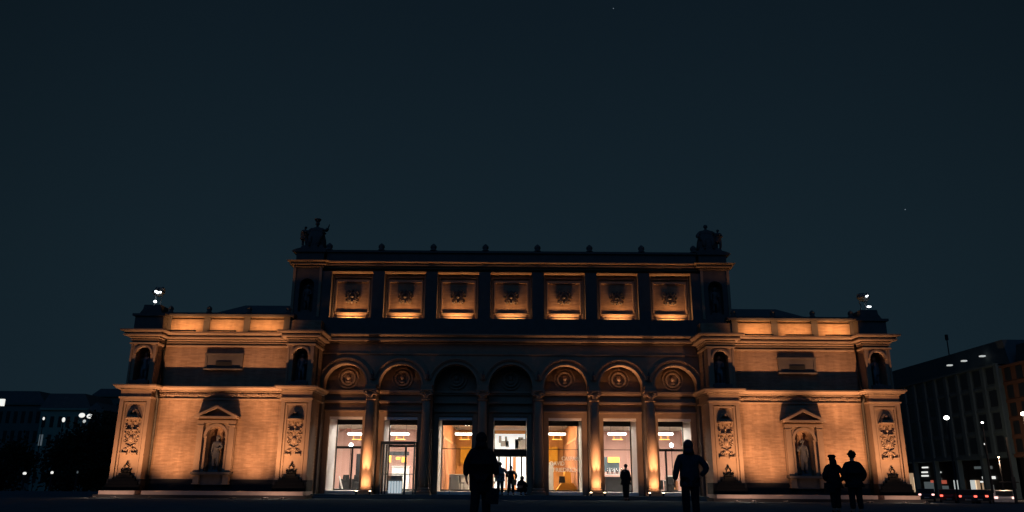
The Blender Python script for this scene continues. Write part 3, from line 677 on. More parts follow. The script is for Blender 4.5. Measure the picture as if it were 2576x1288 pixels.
pendant(1168, 51.5, 'long white pendant tube in the window left of the revolving door')
pendant(1400, 51.5, 'long white pendant tube in the window with white lettering')
pendant(1552, 51.5, 'long white pendant tube above the dark menu board')
pendant(1670, 51.5, 'long white pendant tube in the rightmost lit window')
pn = 0  # ceiling panels out of view, added to brighten the lobby walls
for x, mt in ((-11.4, 'fill_panel'), (-8.6, 'fill_panel'), (-6.2, 'fill_panel'), (-2.1, 'fill_panel_warm'), (0, 'fill_panel'), (2.1, 'fill_panel_warm'), (6.2, 'fill_panel'), (8.6, 'fill_panel'), (11.4, 'fill_panel')):
    for y in (49.2, 52.0, 54.3):
        t = MB().box(x - 0.8, x + 0.8, y - 0.3, y + 0.3, 4.57, 4.596).build('added_ceiling_light', mt)
        tag(t, 'added unseen ceiling light panel in the lobby, %s from the left in the %s row' % (ORD[pn // 3], 'front' if y < 50 else 'middle' if y < 53 else 'back'), 'lamp', 'added ceiling lights in the lobby'); pn += 1
for k, u in enumerate((1172, 1180, 1275, 1285, 1389, 1398, 1548, 1555, 1680, 1690)):
    p = at(u, 1067, 52.5)
    t = MB().lathe([(0.03, p.z - 0.1), (0.05, p.z - 0.06), (0.05, p.z + 0.05), (0.03, p.z + 0.07)], p.x, p.y, 8).build('track_spotlight', 'lamp_white')
    tag(t, 'tiny bright ceiling spotlight, %s from the left under the window heads' % ORD[k], 'lamp', 'track spotlights')

# ---- things inside the lobby
def slab(name, mt, u0, u1, v0, v1, Y, label, cat, depth=0.08, group=None):
    a, b = at(u0, v1, Y), at(u1, v0, Y)
    o = MB().box(a.x, b.x, Y, Y + depth, max(a.z, 0.36), b.z).build(name, mt)
    return tag(o, label, cat, group)
for sg, u0, u1, nm in ((-1, 1158, 1205, 'left'), (1, 1372, 1403, 'right')):
    slab('amber_artwork', 'panel_amber', u0, u1, 1124, 1166, 59.6, 'bright plain amber artwork on the back wall, %s of the revolving door' % nm, 'artwork', 0.2)
slab('poster_wall', 'white_glow', 1236, 1328, 1092, 1133, 59.4, 'glowing white display wall with small exhibits above the revolving door', 'display', 0.3)  # lit look of the wall put into a glow of its own
ex = MB(); p = at(1257, 1104, 59.3)
for u, v, w_, h_ in ((1258, 1105, .1, .25), (1273, 1105, .08, .2), (1310, 1104, .2, .12), (1269, 1116, .28, .2), (1276, 1117, .12, .2), (1300, 1117, .12, .3), (1310, 1117, .42, .36)):
    q = at(u, v, 59.3); ex.box(q.x - w_, q.x + w_, 59.28, 59.4, q.z - h_, q.z + h_)
tag(ex.build('exhibit_row', 'grey_paint'), 'row of small grey exhibits on the white display wall', 'exhibit')
slab('glowing_partition', 'white_glow', 1243, 1325, 1150, 1228, 52.0, 'tall white self-glowing partition behind the revolving door', 'partition', 0.1)  # light on the partition put into its own glow
slab('wood_strip', 'slat_wood', 1271, 1276, 1150, 1228, 51.8, 'narrow wooden strip on the partition left of the door centre', 'panel')
slab('wood_strip', 'slat_wood', 1290, 1298, 1150, 1236, 51.8, 'narrow wooden strip on the partition right of the door centre', 'panel')
def counter(name, label, mt, u0, u1, v0, v1, Y, top='white_paint'):
    a, b = at(u0, v1, Y), at(u1, v0, Y)
    t = thing(name, label, 'counter', ((a.x + b.x) / 2, Y, 0.355)); w_ = (b.x - a.x) / 2; h_ = b.z - 0.355
    MB().box(-w_, w_, 0, 0.6, 0, h_ - 0.05).build('body', mt, t, local=True)
    MB().box(-w_ - 0.04, w_ + 0.04, -0.05, 0.64, h_ - 0.05, h_).build('worktop', top, t, local=True)
    return t
counter('reception_counter', 'white reception counter behind the porch glass', 'white_paint', 984, 1030, 1172, 1230, 53)
counter('reception_counter', 'white desk left of the revolving door', 'white_paint', 1130, 1180, 1193, 1232, 50)
counter('ticket_counter', 'pale grey ticket counter in the window with white lettering', 'grey_paint', 1372, 1392, 1164, 1232, 51)
counter('bar_counter', 'long dark bar counter below the menu board', 'charcoal', 1524, 1600, 1200, 1232, 50, 'charcoal')
counter('side_counter', 'dark low counter with pale boxes in the rightmost window', 'charcoal', 1676, 1705, 1208, 1232, 49.5, 'grey_paint')
slab('menu_board', 'slate', 1516, 1557, 1150, 1187, 55, 'dark slate menu board hanging in the window behind the lone visitor', 'board')
for q, (u0, u1) in enumerate(((1530, 1545), (1546, 1558))):
    slab('amber_lamp', 'lamp_amber', u0, u1, 1150, 1163, 54.6, 'glowing amber box lamp, %s of the two over the menu board' % ('left', 'right')[q], 'lamp', 0.15, 'amber lamps over the bar')
for q, (u0, u1, v0, v1) in enumerate(((976, 984, 1146, 1163), (996, 1006, 1150, 1156), (1010, 1023, 1150, 1163))):
    slab('amber_lamp', 'lamp_amber', u0, u1, v0, v1, 55.2, 'glowing amber lamp behind the porch, %s from the left' % ORD[q], 'lamp', 0.15, 'amber lamps behind the porch')
slab('dark_canopy', 'charcoal', 978, 1028, 1136, 1145, 54, 'dark ceiling canopy above the amber lamps behind the porch', 'canopy', 0.4)
slab('rose_panel', 'wall_rose', 1714, 1740, 1072, 1122, 57.8, 'dark rose wall panel high in the rightmost window', 'panel')
slab('rose_panel', 'wall_rose', 871, 884, 1078, 1085, 57.8, 'small dark rose block high in the leftmost window', 'panel')
# bottles on the bar
for q in range(7):
    p = at(1528 + q * 6, 1184, 53.8)
    t = MB().lathe([(0.05, 1.42), (0.055, 1.44), (0.055, 1.66), (0.018, 1.74), (0.018, 1.84)], p.x, 53.8, 8).build('bottle', 'grey_metal' if q % 2 else 'glass_roof', smooth=True)
    tag(t, 'small bottle, %s from the left, on the shelf before the menu board' % ORD[q], 'bottle', 'bottles on the bar shelf')
tag(MB().box(at(1522, 1190, 53.7).x, at(1575, 1190, 53.7).x, 53.6, 54.1, 1.38, 1.42).build('bar_shelf', 'grey_paint'), 'narrow shelf of bottles below the menu board', 'shelf')
# A-shaped white board, chair, round lamp, door leaf, boxes
def chair(u, Y, rz, label, mt='charcoal', g='lobby chairs'):
    p = at(u, 1230, Y); t = thing('chair', label, 'chair', (p.x, Y, 0.355), rz, g)
    MB().box(-0.22, 0.22, -0.22, 0.22, 0.43, 0.48).build('seat', mt, t, local=True)
    MB().prism([(-0.22, 0.5), (0.22, 0.5), (0.18, 0.88), (-0.18, 0.88)], 0.19, 0.22).build('backrest', mt, t, local=True)
    for a in (-1, 1):
        for b in (-1, 1): MB().tube([(a * .19, b * .19, .43), (a * .22, b * .22, 0)], 0.018, 5).build('leg', 'frame_black', t, local=True)
chair(1155, 48.6, 0.6, 'dark chair before the white desk'); chair(870, 49.0, 0.3, 'dark chair left in the leftmost window'); chair(890, 49.4, -0.5, 'dark chair right in the leftmost window')
chair(1418, 49.5, 0.4, 'dark chair on the amber carpet'); chair(1690, 48.4, 2.6, 'dark chair in the rightmost window')
p = at(1142, 1232, 48.2); t = thing('sign_board', 'white folding board standing left of the dark chair', 'sign', (p.x, 48.2, 0.355))
for sg in (-1, 1): MB().prism([(-0.32, 0), (0.32, 0), (0.26, 0.85), (-0.26, 0.85)], sg * 0.16, sg * 0.16 + 0.03).build('board_leaf', 'white_paint', t, local=True)
for u, v, nm, Y in ((883, 1120, 'leftmost', 49.5), (1689, 1120, 'rightmost', 49.5)):
    p = at(u, v, Y); t = thing('globe_lamp', 'small white globe lamp on a stand in the %s window' % nm, 'lamp', (p.x, Y, 0.355), 0, 'globe lamps')
    MB().ball((0, 0, p.z - 0.355), 0.13, n=12, m=8).build('globe', 'lamp_and_glint', t, True, local=True)
    MB().tube([(0, 0, 0.03), (0, 0, p.z - 0.48)], 0.02, 6).build('stand', 'frame_black', t, local=True)
    MB().lathe([(0.16, 0), (0.16, 0.02), (0.03, 0.04)], 0, 0, 10).build('foot', 'frame_black', t, local=True)
slab('dark_cabinet', 'charcoal', 892, 915, 1142, 1232, 49.8, 'tall dark cabinet at the right of the leftmost window', 'cabinet', 0.5)
slab('dark_sofa', 'charcoal', 852, 892, 1205, 1232, 50.2, 'low dark sofa in the leftmost window', 'sofa', 0.7)
p = at(853, 1205, 48.4); tag(MB().tube([(p.x, 48.4, 1.15), (p.x + 0.28, 48.2, 0.36)], 0.05, 6).build('leaning_tube', 'white_paint'), 'white tube leaning in the leftmost window', 'tube')
slab('dark_sofa', 'charcoal', 1648, 1668, 1208, 1232, 49.0, 'low dark seat at the left of the rightmost window', 'sofa', 0.5)
slab('white_box', 'letter_white', 1677, 1692, 1196, 1207, 49.6, 'white box standing on the counter of the rightmost window', 'box', 0.3)
slab('wood_box', 'slat_wood', 1699, 1705, 1210, 1232, 48.8, 'upright orange wooden box beside the dark counter', 'box', 0.3)
cm = MB()
for (u0, u1, y0, y1) in ((1396, 1452, 47.5, 50.2),):
    a, b = at(u0, 1232, y0), at(u1, 1232, y0); cm.box(a.x, b.x, y0, y1, 0.36, 0.375)
tag(cm.build('amber_carpet', 'carpet_amber'), 'amber carpet on the floor inside the lettered window', 'carpet')
def wedge(u0, u1, v0, Y, label):
    a, b = at(u0, 1232, Y), at(u1, v0, Y); c = (a.x + b.x) / 2; w_ = (b.x - a.x) / 2
    o = MB().prism([(c - w_, 0.376), (c + w_, 0.376), (c + w_ * 0.6, b.z), (c - w_ * 0.5, b.z)], Y, Y + 0.6).build('display_plinth', 'carpet_amber')
    tag(o, label, 'plinth', 'amber display plinths')
wedge(1398, 1455, 1216, 48.3, 'low wide amber display plinth in the lettered window')
wedge(1414, 1440, 1186, 50.2, 'tall amber display plinth behind the low one')
tag(MB().lathe([(0.02, 0.2), (0.02, 1.0), (0.05, 1.02), (0.03, 1.12)], at(1131, 1240, 43.2).x, 43.2, 8).build('barrier_post', 'grey_metal'), 'thin metal barrier post before the window left of the door', 'post')

# ================================================================== floodlights
for s, nm in ((-1, 'left'), (1, 'right')):
    for q, (x, y) in enumerate(((20.3, 40.0), (19.3, 40.0), (17.6, 40.05), (13.5, 40.05), (11.9, 40.0), (11.1, 40.0))):
        wall_lamp = q in (2, 3)
        t = thing('ground_floodlight', 'round ground floodlight before the %s pavilion, %s from its outer end' % (nm, ORD[q]), 'lamp', (s * x, y, 0), 0, 'ground floodlights')
        MB().lathe([(0.15, 0.0), (0.16, 0.05), (0.14, 0.06), (0.12, 0.02)], 0, 0, 14).build('rim', 'charcoal', t, local=True)
        MB().lathe([(0.11, 0.01), (0.11, 0.022)], 0, 0, 12).build('lens', 'glass', t, local=True)
        if wall_lamp:
            spot(t, (s * x, y, 0.13), (s * x, 42.8, 3.25), (1230, 1340)[(q + s) % 2], WARM, 76, 1.0, 0.05)
            spot(t, (s * x, y, 0.13), (s * x, 42.95, 7.6), (3080, 3430)[(q + s) % 2], WARM, 36, 1.0, 0.05)
        else:
            spot(t, (s * x, y, 0.13), (s * (x if q < 4 else x + 0.15), 42.0, 2.6), 640, WARM, 58, 1.0, 0.05)
            spot(t, (s * x, y, 0.13), (s * x, 42.1, 7.2), 800, WARM, 24, 1.0, 0.05)
        L = bpy.data.lights.new('spill_source', 'POINT'); L.energy = 5 if wall_lamp else 24; L.color = (1.0, 0.6, 0.42); L.shadow_soft_size = 0.04
        o = bpy.data.objects.new('spill_source', L); col.objects.link(o); o.parent = t; o.location = (0, 0, 0.13)
    for q, x in enumerate((18.05, 15.84, 13.62)):
        t = thing('attic_floodlight', 'small floodlight on the %s pavilion cornice, %s from the outer end' % (nm, ORD[q]), 'lamp', (s * x, 42.50, 8.70), 0, 'attic floodlights')
        MB().box(-0.78, 0.78, -0.05, 0.05, 0.0, 0.06).build('housing', 'charcoal', t, local=True)
        L = bpy.data.lights.new('light_source', 'AREA'); L.shape = 'RECTANGLE'; L.size = 1.5; L.size_y = 0.08; L.energy = (24, 20, 22)[q] * (1.0 if s < 0 else 1.05); L.color = WARM2; L.spread = R(130)
        o = bpy.data.objects.new('light_source', L); col.objects.link(o); o.parent = t; o.location = (0, 0, 0.09)
        o.rotation_euler = Vector((0, 1.0, 0.85)).to_track_quat('-Z', 'Y').to_euler()
for k, wd in ((0, 'leftmost column'), (4, 'second column from the right'), (5, 'rightmost column')):
    for sg, sd in ((-1, 'left'), (1, 'right')):
        x = CX[k] + sg * 0.36
        t = thing('column_spotlight', 'small bright spotlight at the %s foot of the %s' % (sd, wd), 'lamp', (x, 42.98, 0.2), 0, 'column spotlights')
        MB().lathe([(0.05, 0.0), (0.05, 0.08), (0.07, 0.10), (0.07, 0.15)], 0, 0, 10).build('housing', 'charcoal', t, local=True)
        MB().ball((0, 0, 0.16), 0.065, 0.065, 0.04, 10, 6).build('lens', 'lamp_warm', t, True, local=True)
        spot(t, (x, 42.98, 0.43), (CX[k] + sg * 0.05, 43.6, 1.5), 115, WARM, 120, 1.0, 0.04)
        spot(t, (x, 42.98, 0.43), (CX[k] + sg * 0.05, 43.6, 2.3), 1500, WARM, 20, 1.0, 0.04)
        x2 = CX[k] + sg * 0.46
        t = thing('arch_uplight', 'small uplight behind the %s, on its %s side' % (wd, sd), 'lamp', (x2, 43.98, 0.2), 0, 'arch uplights')
        MB().lathe([(0.06, 0.0), (0.07, 0.03), (0.05, 0.05)], 0, 0, 10).build('housing', 'charcoal', t, local=True)
        spot(t, (x2, 43.98, 0.29), (CX[k] + sg * 0.75, 44.1, 7.0), 1250, WARM, 44, 0.9, 0.04)
for k, x in enumerate(BX):
    t = thing('strip_light', 'strip light in the gutter below the %s rosette panel from the left' % ORD[k], 'lamp', (x, 44.44, 9.60), 0, 'strip lights below the panels')
    MB().box(-0.72, 0.72, -0.05, 0.05, 0, 0.06).build('housing', 'charcoal', t, local=True)
    L = bpy.data.lights.new('light_source', 'AREA'); L.shape = 'RECTANGLE'; L.size = 1.05; L.size_y = 0.08; L.energy = (68, 62, 71, 60, 70, 64, 67)[k]; L.color = WARM2
    o = bpy.data.objects.new('light_source', L); col.objects.link(o); o.parent = t; o.location = (0, 0, 0.08)
    o.rotation_euler = Vector((0, 0.25, 1)).to_track_quat('-Z', 'Y').to_euler()

# ================================================================== figures
BASE = {'pelvis': (0, 0, .96, .155, .115), 'spine': (0, 0, 1.14, .140, .105), 'chest': (0, .01, 1.33, .165, .115), 'neck': (0, .01, 1.49, .058, .058),
        'headb': (0, -.005, 1.575, .068, .075), 'headm': (0, -.01, 1.655, .078, .092), 'headt': (0, 0, 1.725, .055, .065), 'nose': (0, -.105, 1.635, .014, .014),
        'shL': (.185, .01, 1.415, .062, .062), 'elL': (.235, .03, 1.13, .045, .045), 'wrL': (.245, -.03, .90, .030, .026), 'paL': (.25, -.05, .835, .036, .018),
        'hiL': (.095, 0, .90, .095, .095), 'knL': (.105, -.01, .50, .062, .062), 'anL': (.11, .02, .09, .042, .042), 'toL': (.125, -.15, .035, .042, .03)}
for k_ in list(BASE):
    if k_.endswith('L'):
        x_, *r_ = BASE[k_]; BASE[k_[:-1] + 'R'] = (-x_, *r_)
def skinned(name, J, edges, root, mt, parent, sub=1):
    names = []
    for a, b in edges:
        for q in (a, b):
            if q not in names: names.append(q)
    me = bpy.data.meshes.new(name)
    me.from_pydata([J[q][:3] for q in names], [(names.index(a), names.index(b)) for a, b in edges], [])
    me.materials.append(MATS[mt]); o = bpy.data.objects.new(name, me); col.objects.link(o)
    attach(o, parent, True)
    sk = o.modifiers.new('Skin', 'SKIN'); sk.branch_smoothing = 0.4; sk.use_smooth_shade = True
    if not me.skin_vertices:
        return o
    roots = root if isinstance(root, (list, tuple)) else [root]
    for i, q in enumerate(names):
        d = me.skin_vertices[0].data[i]; d.radius = (J[q][3], J[q][4]); d.use_root = q in roots
    ss = o.modifiers.new('Subdivision', 'SUBSURF'); ss.levels = sub; ss.render_levels = sub
    return o
def mix(a, b, t): return tuple(x + (y - x) * t for x, y in zip(a, b))
def figure(root, pose=None, h=1.75, coat=.62, skinm='skin', coatm='cloth_black', legm='cloth_black', hairm='hair_dark', hair='short', stone=None, wide=1.0, robe=False, hands=True):
    """one continuous body mesh; clothing and hair as children. Faces -Y."""
    k = h / 1.75; J = dict(BASE); J.update(pose or {})
    for q in list(J):
        v = J[q]
        if len(v) == 3: v = (*v, *BASE[q][3:])
        J[q] = v
    E = [('pelvis', 'spine'), ('spine', 'chest'), ('chest', 'neck'), ('neck', 'headb'), ('headb', 'headm'), ('headm', 'headt'), ('headm', 'nose')]
    for s in 'LR':
        E += [('chest', 'sh' + s), ('sh' + s, 'el' + s), ('el' + s, 'wr' + s), ('wr' + s, 'pa' + s), ('pelvis', 'hi' + s), ('hi' + s, 'kn' + s), ('kn' + s, 'an' + s), ('an' + s, 'to' + s)]
        if hands:
            w0, p0 = Vector(J['wr' + s][:3]), Vector(J['pa' + s][:3]); d = (p0 - w0).normalized()
            sd = d.cross(Vector((1, 0, 0)));  sd = sd.normalized() if sd.length > .1 else Vector((0, 1, 0))
            cu = sd.cross(d).normalized() * (-1 if s == 'L' else 1)
            for i, (off, ln) in enumerate(((-.027, .062), (-.009, .078), (.009, .072), (.027, .054))):
                a = p0 + d * .03 + sd * off; b = a + d * ln * .55 + cu * .008; c = b + d * ln * .4 + cu * .022
                for nm, pt, rr in (('a', a, .0095), ('b', b, .0088), ('c', c, .007)): J['f%d%s%s' % (i, nm, s)] = (*pt, rr, rr)
                E += [('pa' + s, 'f%da%s' % (i, s)), ('f%da%s' % (i, s), 'f%db%s' % (i, s)), ('f%db%s' % (i, s), 'f%dc%s' % (i, s))]
            a = p0 - d * .02 - sd * .04; b = a + d * .035 - sd * .012 + cu * .012
            J['ta' + s] = (*a, .011, .011); J['tb' + s] = (*b, .009, .009); E += [('pa' + s, 'ta' + s), ('ta' + s, 'tb' + s)]
    for q in J: J[q] = tuple(c * k for c in J[q])
    skinned('body', J, E, 'pelvis', stone or skinm, root)
    # jacket
    W = {q: J[q] for q in J}
    fat = lambda q, f, g: (*J[q][:3], J[q][3] * f * wide, J[q][4] * g)
    hem = mix(J['pelvis'][:3], mix(J['knL'][:3], J['knR'][:3], .5), coat)
    W['hem'] = (*hem, (.205 if robe else .23) * k * wide, .17 * k)
    W['pelvis'] = fat('pelvis', 1.4, 1.4); W['spine'] = fat('spine', 1.48, 1.45); W['chest'] = fat('chest', 1.32, 1.35)
    W['collar'] = (*mix(J['neck'][:3], J['headb'][:3], .15), .075 * k, .078 * k)
    E2 = [('hem', 'pelvis'), ('pelvis', 'spine'), ('spine', 'chest'), ('chest', 'collar')]
    for s in 'LR':
        W['sh' + s] = fat('sh' + s, 1.5, 1.5); W['el' + s] = fat('el' + s, 1.8, 1.8)
        W['cu' + s] = (*mix(J['el' + s][:3], J['wr' + s][:3], .93), .062 * k, .062 * k)
        E2 += [('chest', 'sh' + s), ('sh' + s, 'el' + s), ('el' + s, 'cu' + s)]
    skinned('robe' if robe else 'jacket', W, E2, 'pelvis', stone or coatm, root)
    # trousers and shoes
    for s in 'LR':
        W['hi' + s] = (*J['hi' + s][:3], .13 * k, .125 * k); W['kn' + s] = (*J['kn' + s][:3], .10 * k, .10 * k)
        W['tc' + s] = (*mix(J['kn' + s][:3], J['an' + s][:3], .9), .082 * k, .085 * k)
        W['an' + s] = (*J['an' + s][:3], .055 * k, .06 * k); W['to' + s] = (*J['to' + s][:3], .05 * k, .042 * k)
    W['waist'] = (*J['pelvis'][:3], .15 * k, .12 * k)
    skinned('trousers', W, [('waist', 'hiL'), ('hiL', 'knL'), ('knL', 'tcL'), ('waist', 'hiR'), ('hiR', 'knR'), ('knR', 'tcR')], 'waist', stone or legm, root)
    for s in 'LR': skinned('shoe', W, [('an' + s, 'to' + s)], 'an' + s, stone or 'rubber', root)
    hm, ht = Vector(J['headm'][:3]), Vector(J['headt'][:3]); up = (ht - Vector(J['headb'][:3])).normalized()
    m = MB()
    if hair == 'short': m.ball(hm + up * .03 * k + Vector((0, .022, 0)) * k, .093 * k, .105 * k, .10 * k, 12, 8)
    elif hair == 'curly':
        m.ball(hm + up * .035 * k + Vector((0, .02, 0)) * k, .105 * k, .115 * k, .11 * k, 12, 8)
        rg = random.Random(5)
        for _ in range(46):
            d = Vector((rg.gauss(0, 1), rg.gauss(.35, 1), rg.gauss(.5, .8))).normalized()
            m.ball(hm + up * .035 * k + Vector((d.x * .10, .02 + d.y * .108, d.z * .105)) * k, .03 * k, None, None, 6, 4)
    elif hair == 'long':
        m.ball(hm + up * .03 * k + Vector((0, .022, 0)) * k, .098 * k, .105 * k, .10 * k, 12, 8)
        m.tube([hm + Vector((0, .05, .02)) * k, hm + Vector((0, .08, -.10)) * k, hm + Vector((0, .09, -.24)) * k, hm + Vector((0, .08, -.36)) * k], [.09 * k, .11 * k, .12 * k, .05 * k], 10)
    elif hair == 'hood':
        m.ball(hm + up * .015 * k + Vector((0, .03, 0)) * k, .115 * k, .13 * k, .135 * k, 14, 9)
        m.tube([hm + Vector((0, .04, -.06)) * k, hm + Vector((0, .05, -.17)) * k], [.11 * k, .13 * k], 10)
    m.build('hood' if hair == 'hood' else 'hair', stone or (coatm if hair == 'hood' else hairm), root, True, local=True)
    for sg in (-1, 1): MB().ball(hm + Vector((sg * .083, .005, -.01)) * k, .014 * k, .024 * k, .034 * k, 6, 5).build('ear', stone or skinm, root, True, local=True)
    fm = MB()
    for sg in (-1, 1): fm.ball(hm + Vector((sg * .032, -.088, .005)) * k, .014 * k, .008 * k, .009 * k, 6, 4)
    fm.build('eyes', stone or 'hair_dark', root, True, local=True)
    MB().ball(hm + Vector((0, -.085, -.065)) * k, .026 * k, .010 * k, .009 * k, 8, 4).build('mouth', stone or 'wall_rose', root, True, local=True)
    return J

def person(u, Y, z, rz, label, **kw):
    p = at(u, 1240, Y); t = thing('person', label, 'person', (p.x, Y, z), rz)
    return t, figure(t, **kw)
# near figure in a long dark coat, seen from behind in front of the middle column
near, _ = person(1209, 17.0, 0, PI, 'large dark figure in a long coat seen from behind, left of the revolving door', h=1.82, coat=.86, coatm='cloth_black', wide=1.18, hair='hood',
    pose={'elL': (.29, .05, 1.14), 'wrL': (.30, -.02, .92), 'paL': (.29, -.05, .86), 'elR': (-.29, .03, 1.14), 'wrR': (-.31, -.02, .93), 'paR': (-.30, -.05, .87), 'anL': (.14, .10, .09), 'toL': (.16, -.06, .035), 'anR': (-.12, -.12, .09), 'toR': (-.13, -.29, .035), 'knR': (-.11, -.10, .50)})
nb = thing('shoulder_bag', 'dark bag hanging at the right side of the large coated figure', 'bag', (at(1238, 1240, 17.0).x, 17.0, 0.42))
MB().prism([(-.13, 0), (.13, 0), (.15, .30), (-.12, .34)], -.07, .07).build('bag_body', 'cloth_black', nb, local=True)
MB().tube([(-.10, 0, .32), (-.12, .02, .62), (-.2, .05, .95)], .014, 5).build('strap', 'cloth_black', nb, local=True)
# near man on the right, elbow out, hand on hip
person(1737, 19.0, 0, PI, 'dark hooded figure with one elbow out before the rightmost window', h=1.80, coat=.45, coatm='cloth_navy', wide=1.15, hair='hood',
    pose={'elR': (-.41, .05, 1.16), 'wrR': (-.24, -.03, .98), 'paR': (-.19, -.05, .95), 'elL': (.30, .03, 1.13), 'wrL': (.33, -.06, .88), 'paL': (.33, -.09, .82), 'shR': (-.215, .01, 1.41), 'shL': (.215, .01, 1.41)})
# pair before the right pavilion
cap, Jc = person(2101, 25.4, 0, PI, 'standing figure with flat cap and bag, left one of the pair before the pavilion', h=1.72, coat=.40, coatm='cloth_black', wide=1.12, hair='long',
    pose={'elL': (.31, .04, 1.12), 'wrL': (.20, -.12, .98), 'paL': (.14, -.16, .97), 'elR': (-.33, .04, 1.12), 'wrR': (-.22, -.10, .96), 'paR': (-.16, -.14, .95), 'hiL': (.085, 0, .90), 'knL': (.075, -.01, .5), 'anL': (.07, .02, .09), 'toL': (.08, -.15, .035), 'knR': (-.075, -.01, .5), 'anR': (-.07, .02, .09), 'toR': (-.08, -.15, .035)})
c_ = Vector(Jc['headm'][:3])
MB().lathe([(.098, c_.z + .045), (.122, c_.z + .075), (.118, c_.z + .10), (.07, c_.z + .132), (.0, c_.z + .136)], 0, .01, 14).build('cap', 'cloth_black', cap, True, local=True)
MB().ball((-.08, -.08, c_.z + .075), .11, .09, .014, 10, 4).build('cap_brim', 'cloth_black', cap, True, local=True)
hb = thing('hand_bag', 'dark bag at the left hip of the capped figure', 'bag', (at(2086, 1240, 25.4).x, 25.3, 0.62))
MB().prism([(-.17, 0), (.14, 0), (.15, .24), (-.15, .28)], -.06, .06).build('bag_body', 'cloth_black', hb, local=True)
MB().tube([(-.10, 0, .26), (0, 0, .5), (.12, 0, .78)], .012, 5).build('strap', 'cloth_black', hb, local=True)
person(2152, 24.6, 0, PI, 'standing figure with curly hair and hands in pockets, right of the pair', h=1.80, coat=.32, coatm='cloth_black', wide=1.12, hair='curly',
    pose={'elL': (.33, .06, 1.12), 'wrL': (.24, -.05, .92), 'paL': (.19, -.08, .87), 'elR': (-.33, .06, 1.12), 'wrR': (-.24, -.05, .92), 'paR': (-.19, -.08, .87), 'anL': (.12, .02, .09), 'anR': (-.12, .02, .09)})
# visitors at the doors
person(1258, 43.0, 0.2, PI, 'visitor in a grey coat reaching out at the revolving door', h=1.66, coat=.45, coatm='cloth_grey', wide=1.2, hair='short',
    pose={'elL': (-.34, -.10, 1.22), 'shL': (-.19, 0, 1.41), 'wrL': (-.46, -.22, 1.10), 'paL': (-.50, -.26, 1.08), 'shR': (.19, 0, 1.41), 'elR': (.27, .05, 1.13), 'wrR': (.27, -.04, .9), 'paR': (.27, -.07, .84)} )
vb, _ = person(1285, 43.3, 0.2, PI, 'slim dark visitor with bent arm standing at the middle of the revolving door', h=1.48, coat=.18, coatm='cloth_black', wide=1.0, hair='short',
    pose={'elL': (.27, .03, 1.16), 'wrL': (.18, -.16, 1.12), 'paL': (.12, -.2, 1.12), 'elR': (-.36, .06, 1.18), 'wrR': (-.30, -.06, .98), 'paR': (-.27, -.1, .93), 'anL': (.15, 0, .09), 'anR': (-.15, 0, .09), 'knL': (.13, -.01, .5), 'knR': (-.13, -.01, .5), 'toL': (.18, -.16, .035), 'toR': (-.18, -.16, .035)})
bgq = thing('hand_bag', 'small orange brown bag held by the slim visitor at the door', 'bag', (at(1294, 1240, 43.2).x, 43.2, 0.72))
MB().prism([(-.10, 0), (.10, 0), (.12, .26), (-.11, .28)], -.05, .05).build('bag_body', 'slat_wood', bgq, local=True)
MB().tube([(-.08, 0, .26), (0, 0, .45), (.08, 0, .26)], .012, 5).build('strap', 'cloth_black', bgq, local=True)
person(1312, 42.9, 0.2, PI * .8, 'dark hooded figure crouching right of the revolving door', h=1.6, coat=.3, coatm='cloth_black', wide=1.25, hair='hood', hands=True,
    pose={'pelvis': (0, .12, .34), 'spine': (0, .08, .50), 'chest': (0, 0, .68), 'neck': (0, -.04, .82), 'headb': (0, -.06, .88), 'headm': (0, -.08, .94), 'headt': (0, -.08, 1.0), 'nose': (0, -.18, .92),
          'shL': (.19, -.01, .74), 'elL': (.25, -.18, .52), 'wrL': (.14, -.34, .52), 'paL': (.10, -.38, .52), 'shR': (-.19, -.01, .74), 'elR': (-.25, -.18, .52), 'wrR': (-.14, -.34, .52), 'paR': (-.10, -.38, .52),
          'hiL': (.1, .08, .32), 'knL': (.15, -.28, .42), 'anL': (.14, -.1, .09), 'toL': (.16, -.28, .035), 'hiR': (-.1, .08, .32), 'knR': (-.15, -.28, .42), 'anR': (-.14, -.1, .09), 'toR': (-.16, -.28, .035)})
person(1575, 41.3, 0.0, PI * .75, 'lone dark visitor standing before the window with the menu board', h=1.78, coat=.28, coatm='cloth_black', wide=1.08, hair='short',
    pose={'headb': (0, -.03, 1.565), 'headm': (0, -.055, 1.64), 'headt': (0, -.05, 1.71), 'nose': (0, -.15, 1.615), 'elL': (.25, .03, 1.13), 'wrL': (.2, -.12, .95), 'paL': (.17, -.17, .92), 'elR': (-.25, .03, 1.13), 'wrR': (-.2, -.12, .95), 'paR': (-.17, -.17, .92),
          'knL': (.08, -.01, .5), 'anL': (.075, .02, .09), 'toL': (.085, -.15, .035), 'knR': (-.08, -.01, .5), 'anR': (-.075, .02, .09), 'toR': (-.085, -.15, .035)})

# ================================================================== statues
def statue(x, y, z, h, mt, label, rz=0.0, pose=None, group=None, wide=1.0):
    t = thing('statue', label, 'statue', (x, y, z), rz, group)
    MB().box(-.26, .26, -.2, .2, 0, .10).build('statue_base', mt, t, local=True)
    r = bpy.data.objects.new('draped_figure', None); col.objects.link(r); r.parent = t; r.location = (0, 0, .10); WT[r.name] = Vector((0, 0, 0)); r.empty_display_size = .1
    figure(r, pose, h, .95, stone=mt, robe=True, hair='curly', wide=wide, hands=True)
    return t
PO1 = {'elL': (.28, -.02, 1.14), 'wrL': (.16, -.18, 1.10), 'paL': (.10, -.22, 1.11), 'knL': (.13, -.12, .52), 'anL': (.14, .03, .09), 'pelvis': (-.03, 0, .96), 'headm': (.02, -.02, 1.655)}
PO2 = {'elR': (-.30, -.02, 1.16), 'wrR': (-.22, -.16, 1.32), 'paR': (-.20, -.2, 1.38), 'knR': (-.13, -.12, .52), 'pelvis': (.03, 0, .96)}
